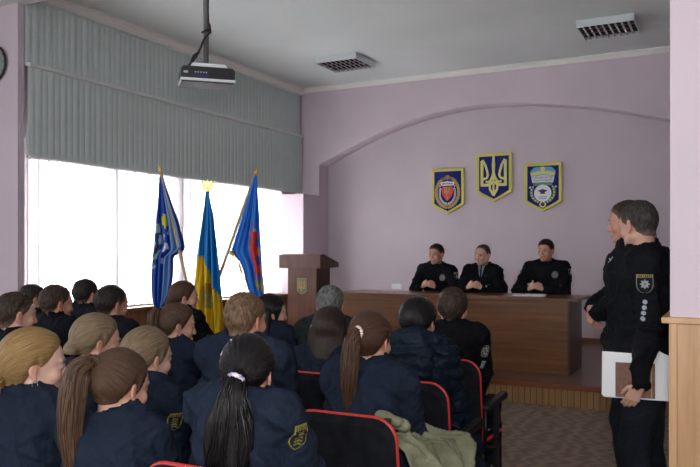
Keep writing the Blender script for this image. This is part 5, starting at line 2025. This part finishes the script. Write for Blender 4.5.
# office chairs behind the table
def office_chair(x, y, rz, label):
    root = empty('office_chair', (x, y, SZ), rz, label, 'chair', 'chairs behind the presidium table')
    bm = bmesh.new()
    prism(bm, [(-0.19, 0.58), (0.19, 0.58), (0.21, 0.86), (0.16, 0.94), (-0.16, 0.94), (-0.21, 0.86)], -0.27, -0.235, 'XZ')
    from_bm('backrest', bm, M['seat_black'], root, bevel=0.012)
    bm = bmesh.new()
    prism(bm, [(-0.22, -0.22), (0.22, -0.22), (0.22, 0.18), (0.19, 0.22), (-0.19, 0.22), (-0.22, 0.18)], 0.44, 0.495, 'XY')
    from_bm('seat', bm, M['seat_black'], root, bevel=0.015)
    for s_ in (-1, 1):
        tubeo('armrest', [(s_ * 0.25, -0.24, 0.62), (s_ * 0.27, -0.10, 0.70), (s_ * 0.27, 0.12, 0.70), (s_ * 0.265, 0.18, 0.64), (s_ * 0.24, 0.16, 0.46)], 0.014, M['black_plastic'], root)
        for yy_ in (-0.2, 0.2):
            tubeo('leg', [(s_ * 0.20, yy_ * .9, 0.44), (s_ * 0.23, yy_ * 1.05, 0.0)], 0.012, M['metal_dark'], root)
    bm = bmesh.new()
    for s_ in (-1, 1):
        tube(bm, [(s_ * 0.15, -0.19, 0.44), (s_ * 0.15, -0.28, 0.55), (s_ * 0.15, -0.27, 0.75)], 0.010, 8)
    tube(bm, [(-0.15, -0.19, 0.44), (0.15, -0.19, 0.44)], 0.010, 8)
    from_bm('back_frame', bm, M['metal_dark'], root)


office_chair(-3.30, 9.02, PI, 'black armchair under the officer nearer the lectern')
office_chair(-2.74, 9.02, PI, 'black armchair under the officer wearing a tie')
office_chair(-1.98, 9.02, PI, 'black armchair under the largest seated officer')

# ---- standing officers
near = person('standing officer with sleeve shield and four rank dots, holding papers at the hip', (-0.41, 4.27), -92, 1.765, pose='stand', sex='m', head=(-52, 10, 0), skin='fair', seed=51, res=0.009, cloth='black_cloth', w=1.12, depth=1.45, hs=1.04,
              shoulder=0.19, shoulder_drop=0.06, armk=1.13, wrinkle=1.2, bulk=0.018, lean=2, legw=1.25,
              hands=[dict(w=(-0.32, 0.02, 0.80), d=(0.10, 0.45, -0.88), n=(0.95, 0.1, 0.15), curl=0.55, hint=(-0.3, -0.9, 0), side=-1, thumb=.3),
                     dict(w=(0.27, 0.08, 0.84), d=(0, 0.15, -1), n=(-1, 0, 0), curl=0.35, hint=(0.3, -0.9, 0), side=1)],
              collar=0.055, collar_r=0.082, hair=dict(kind='short', mat_='hair_crop', t=0.006, bald=0))
a = near['arms'][0]
mid = a[0] * 0.50 + a[1] * 0.50
badge(near, 'sleeve_patch', mid + np.array([-0.03, 0.0, 0.045]), (1, 0.12, 0), (0, 0, 1), 0.080, 0.092, f_patch, n=44)
for k in range(4):
    badge(near, 'rank_dot', mid + np.array([-0.03, 0.0 + 0.004 * k, -0.045 - 0.027 * k]), (1, 0.12, 0), (0, 0, 1), 0.022, 0.022, f_dot, n=10)
far = person('standing officer half hidden behind the nearer one, hands clasped at the waist', (-0.555, 4.78), -100, 1.80, pose='stand', sex='m', head=(-92, 6, 0), skin='ruddy', seed=53, res=0.010, cloth='black_cloth', w=1.1, depth=1.15,
             shoulder=0.185, hs=1.03,
             hands=[dict(w=(-0.10, 0.20, 1.13), d=(0.8, 0.25, -0.5), n=(-0.1, -0.9, -0.2), curl=0.6, hint=(-0.9, -0.4, -0.2), side=-1),
                    dict(w=(0.09, 0.23, 1.15), d=(-0.8, 0.2, -0.5), n=(0.1, -0.9, -0.2), curl=0.6, hint=(0.9, -0.4, -0.2), side=1)],
             collar=0.045, hair=dict(kind='short', mat_='hair_shortmid', t=0.009))
badge(far, 'chest_badge', far['P'] + far['U'] * far['L'] * .80 + np.array([-0.10, 0.1, 0]), (0.5, -0.85, 0), (0, 0, 1), 0.075, 0.075, f_star, n=34)
badge(far, 'name_tag', far['P'] + far['U'] * far['L'] * .62 + np.array([-0.07, 0.1, 0]), (0.5, -0.85, 0), (0, 0, 1), 0.04, 0.018, f_bar)

# ---------------------------------------------------------------- auditorium chairs under and between the sitters
rows = [(1.98, [(-1.34, 'chair with a red rim under the long dark wavy ponytail'), (-1.91, 'chair under the nearest high brown ponytail'), (-2.42, 'chair under the golden blonde person')]),
        (2.80, [(-1.32, 'chair with a wide red-rimmed back directly beside the khaki coat'), (-1.82, 'chair under the sandy-haired person'), (-2.42, 'chair under the ash blonde person'), (-2.93, 'chair under the person with the low hair roll'), (-3.42, 'chair under the lowest head beside the pilaster')]),
        (3.58, [(-1.40, 'chair under the quilted puffer coat, red edge showing'), (-1.91, 'chair under the person with loose dark brown hair'), (-2.41, 'empty chair behind the sandy-haired person'), (-2.91, 'chair under the profile with the high brown ponytail'), (-3.42, 'chair under the cropped black hair and dark coat'), (-3.92, 'chair under the turned-up high collar')]),
        (4.36, [(-1.49, 'chair at the aisle end of the front row, armrest in view'), (-1.99, 'empty chair in the front row beside the grey-haired person'), (-2.49 + .17, 'chair under the grey-haired person'), (-2.83, 'chair under the black-haired person behind the sandy head'), (-3.52, 'chair under the low dark bun'), (-4.42, 'chair under the short black hair farthest back'), (-4.98, 'chair of the person half hidden by the pilaster edge')])]
for y, lst in rows:
    for x, lb in lst:
        vis_ = any(k in lb for k in ('dark wavy', 'khaki', 'puffer', 'aisle', 'empty', 'loose dark', 'grey-haired'))
        place_chair(x, y, 'black auditorium ' + lb, sz=1.0 if vis_ else (0.76 if 'ash' in lb else 0.84))


# ---------------------------------------------------------------- coats, papers and other loose things
def sheet_cloth(name, fn, nu, nv, m, parent=None, thick=0.006):
    V, Q = [], []
    for i in range(nu):
        for j in range(nv):
            V.append(fn(i / (nu - 1), j / (nv - 1)))
    for i in range(nu - 1):
        for j in range(nv - 1):
            a_ = i * nv + j
            Q.append((a_, a_ + nv, a_ + nv + 1, a_ + 1))
    o = add_mesh(name, np.array(V, float), np.array(Q), m, parent)
    md = o.modifiers.new('solid', 'SOLIDIFY')
    md.thickness = thick
    return o


def fold(u, v, s=0.0):
    w_ = 1.2 * math.sin(4 * v + s) + 0.6 * math.sin(9 * v + 3 * u + s)
    r1_ = 1 - abs(math.sin(7 * u + 2.5 * v + w_ * .8))
    r2_ = 1 - abs(math.sin(13 * u - 3 * v + w_ * 1.1 + 1.3))
    return 2.2 * r1_ ** 2 + 1.1 * r2_ ** 2 + 0.3 * math.sin(21 * u + 9 * v + w_) - 0.8


def coat_fn(u, v):
    # u: from behind the chair towards its front; v: from the lap over the armrest and down the aisle side
    y = 2.60 + 0.50 * u
    px_ = [-1.40, -1.29, -1.20, -1.13, -1.085, -1.045, -1.03]
    pz_ = [0.76, 0.84 - 0.10 * u, 0.83 - 0.11 * u, 0.80 - 0.08 * u, 0.755 - 0.03 * u, 0.63, 0.42]
    t = v * 6
    x = np.interp(t, range(7), px_) + 0.07 * u * v
    z = np.interp(t, range(7), pz_) - 0.02 * u
    f = fold(u * 1.3, v * 1.2, 0.7) * 0.022
    n = min(1, max(0, (v - .35) * 3))
    return (x + f * n, y + 0.02 * math.sin(8 * v + 3 * u) + 0.03 * math.sin(5 * v) * u, z + f * (1 - n * .7) + 0.02 * math.sin(7 * u) * v)


coat = empty('khaki_coat', (0, 0, 0), 0, 'crumpled khaki green coat draped over the armrest beside the wide chair back', 'coat')
sheet_cloth('cloth', coat_fn, 90, 110, M['khaki'], coat)
G = Field([axis_pts(-1.24, -0.98, 0.006, []), axis_pts(2.46, 2.68, 0.006, []), axis_pts(0.78, 0.95, 0.006, [])])
G.cap((-1.175, 2.545, 0.888), (-1.115, 2.56, 0.872), 0.024, 0.020, k=0.01)
G.cap((-1.175, 2.585, 0.868), (-1.10, 2.59, 0.85), 0.026, 0.024, k=0.01)
V, Q = G.mesh()
V = V + vnormals(V, Q) * (0.003 * vn(V, 60, 3))[:, None]
add_mesh('rolled_collar', V, Q, M['khaki'], coat)
boxo('buckle', (-1.155, -1.125, 2.517, 2.529, 0.870, 0.887), M['black_plastic'], coat, bevel=0.003)

pf = [o for o in S.objects if o.get('label', '').startswith('person with black hair in a navy quilted')][0]
sheet_cloth('coat_tail', lambda u, v: (0.16 + 0.14 * u + 0.012 * fold(u, v), -0.02 + 0.28 * v + 0.02 * math.sin(6 * u), 0.70 - 0.26 * u ** 1.2 - 0.05 * v * u + 0.012 * fold(v, u, 2)), 40, 40, M['puffer'], pf, 0.014)

# papers and notebook under the standing officer's hand (upright, held against the hip)
pr = empty('document_stack', (-0.44, 4.01, 0.765), math.radians(10), 'upright stack of white documents held at the hip of the nearer standing officer', 'papers')
for k in range(4):
    bm = bmesh.new()
    dx, dz = (0, .008, -.006, .012)[k], (0, .004, .007, -.004)[k]
    prism(bm, [(-0.160 + dx, 0.0 + dz), (0.14 + dx, -0.006 + dz), (0.148 + dx, 0.212 + dz), (0.105, 0.235 + dz), (0.08, 0.212 + dz), (-0.157 + dx, 0.222 + dz)], 0.006 + 0.003 * k, 0.008 + 0.003 * k, 'XZ')
    from_bm('paper_sheet', bm, M['paper'], pr)
nb = empty('notebook', (-0.44, 4.01, 0.770), math.radians(10), 'dark brown leather notebook in front of the white documents, under the hand', 'notebook')
boxo('pages', (-0.096, 0.08, -0.012, 0.001, 0.006, 0.166), M['paper'], nb)
boxo('cover', (-0.10, 0.085, -0.0165, -0.0125, 0.0, 0.172), M['brown_leather'], nb, bevel=0.003)
boxo('back_cover', (-0.10, 0.085, 0.0015, 0.005, 0.0, 0.172), M['brown_leather'], nb, bevel=0.002)
boxo('spine_band', (0.066, 0.072, -0.018, -0.0155, 0.0, 0.172), M['ochre'], nb)

sh_ = sheets('paper_sheet', 'small white sheet glimpsed between the golden blonde hair and the high brown ponytail', 'paper', -2.15, 2.03, 0.93, 0.10, 0.07, 1, 0.6)
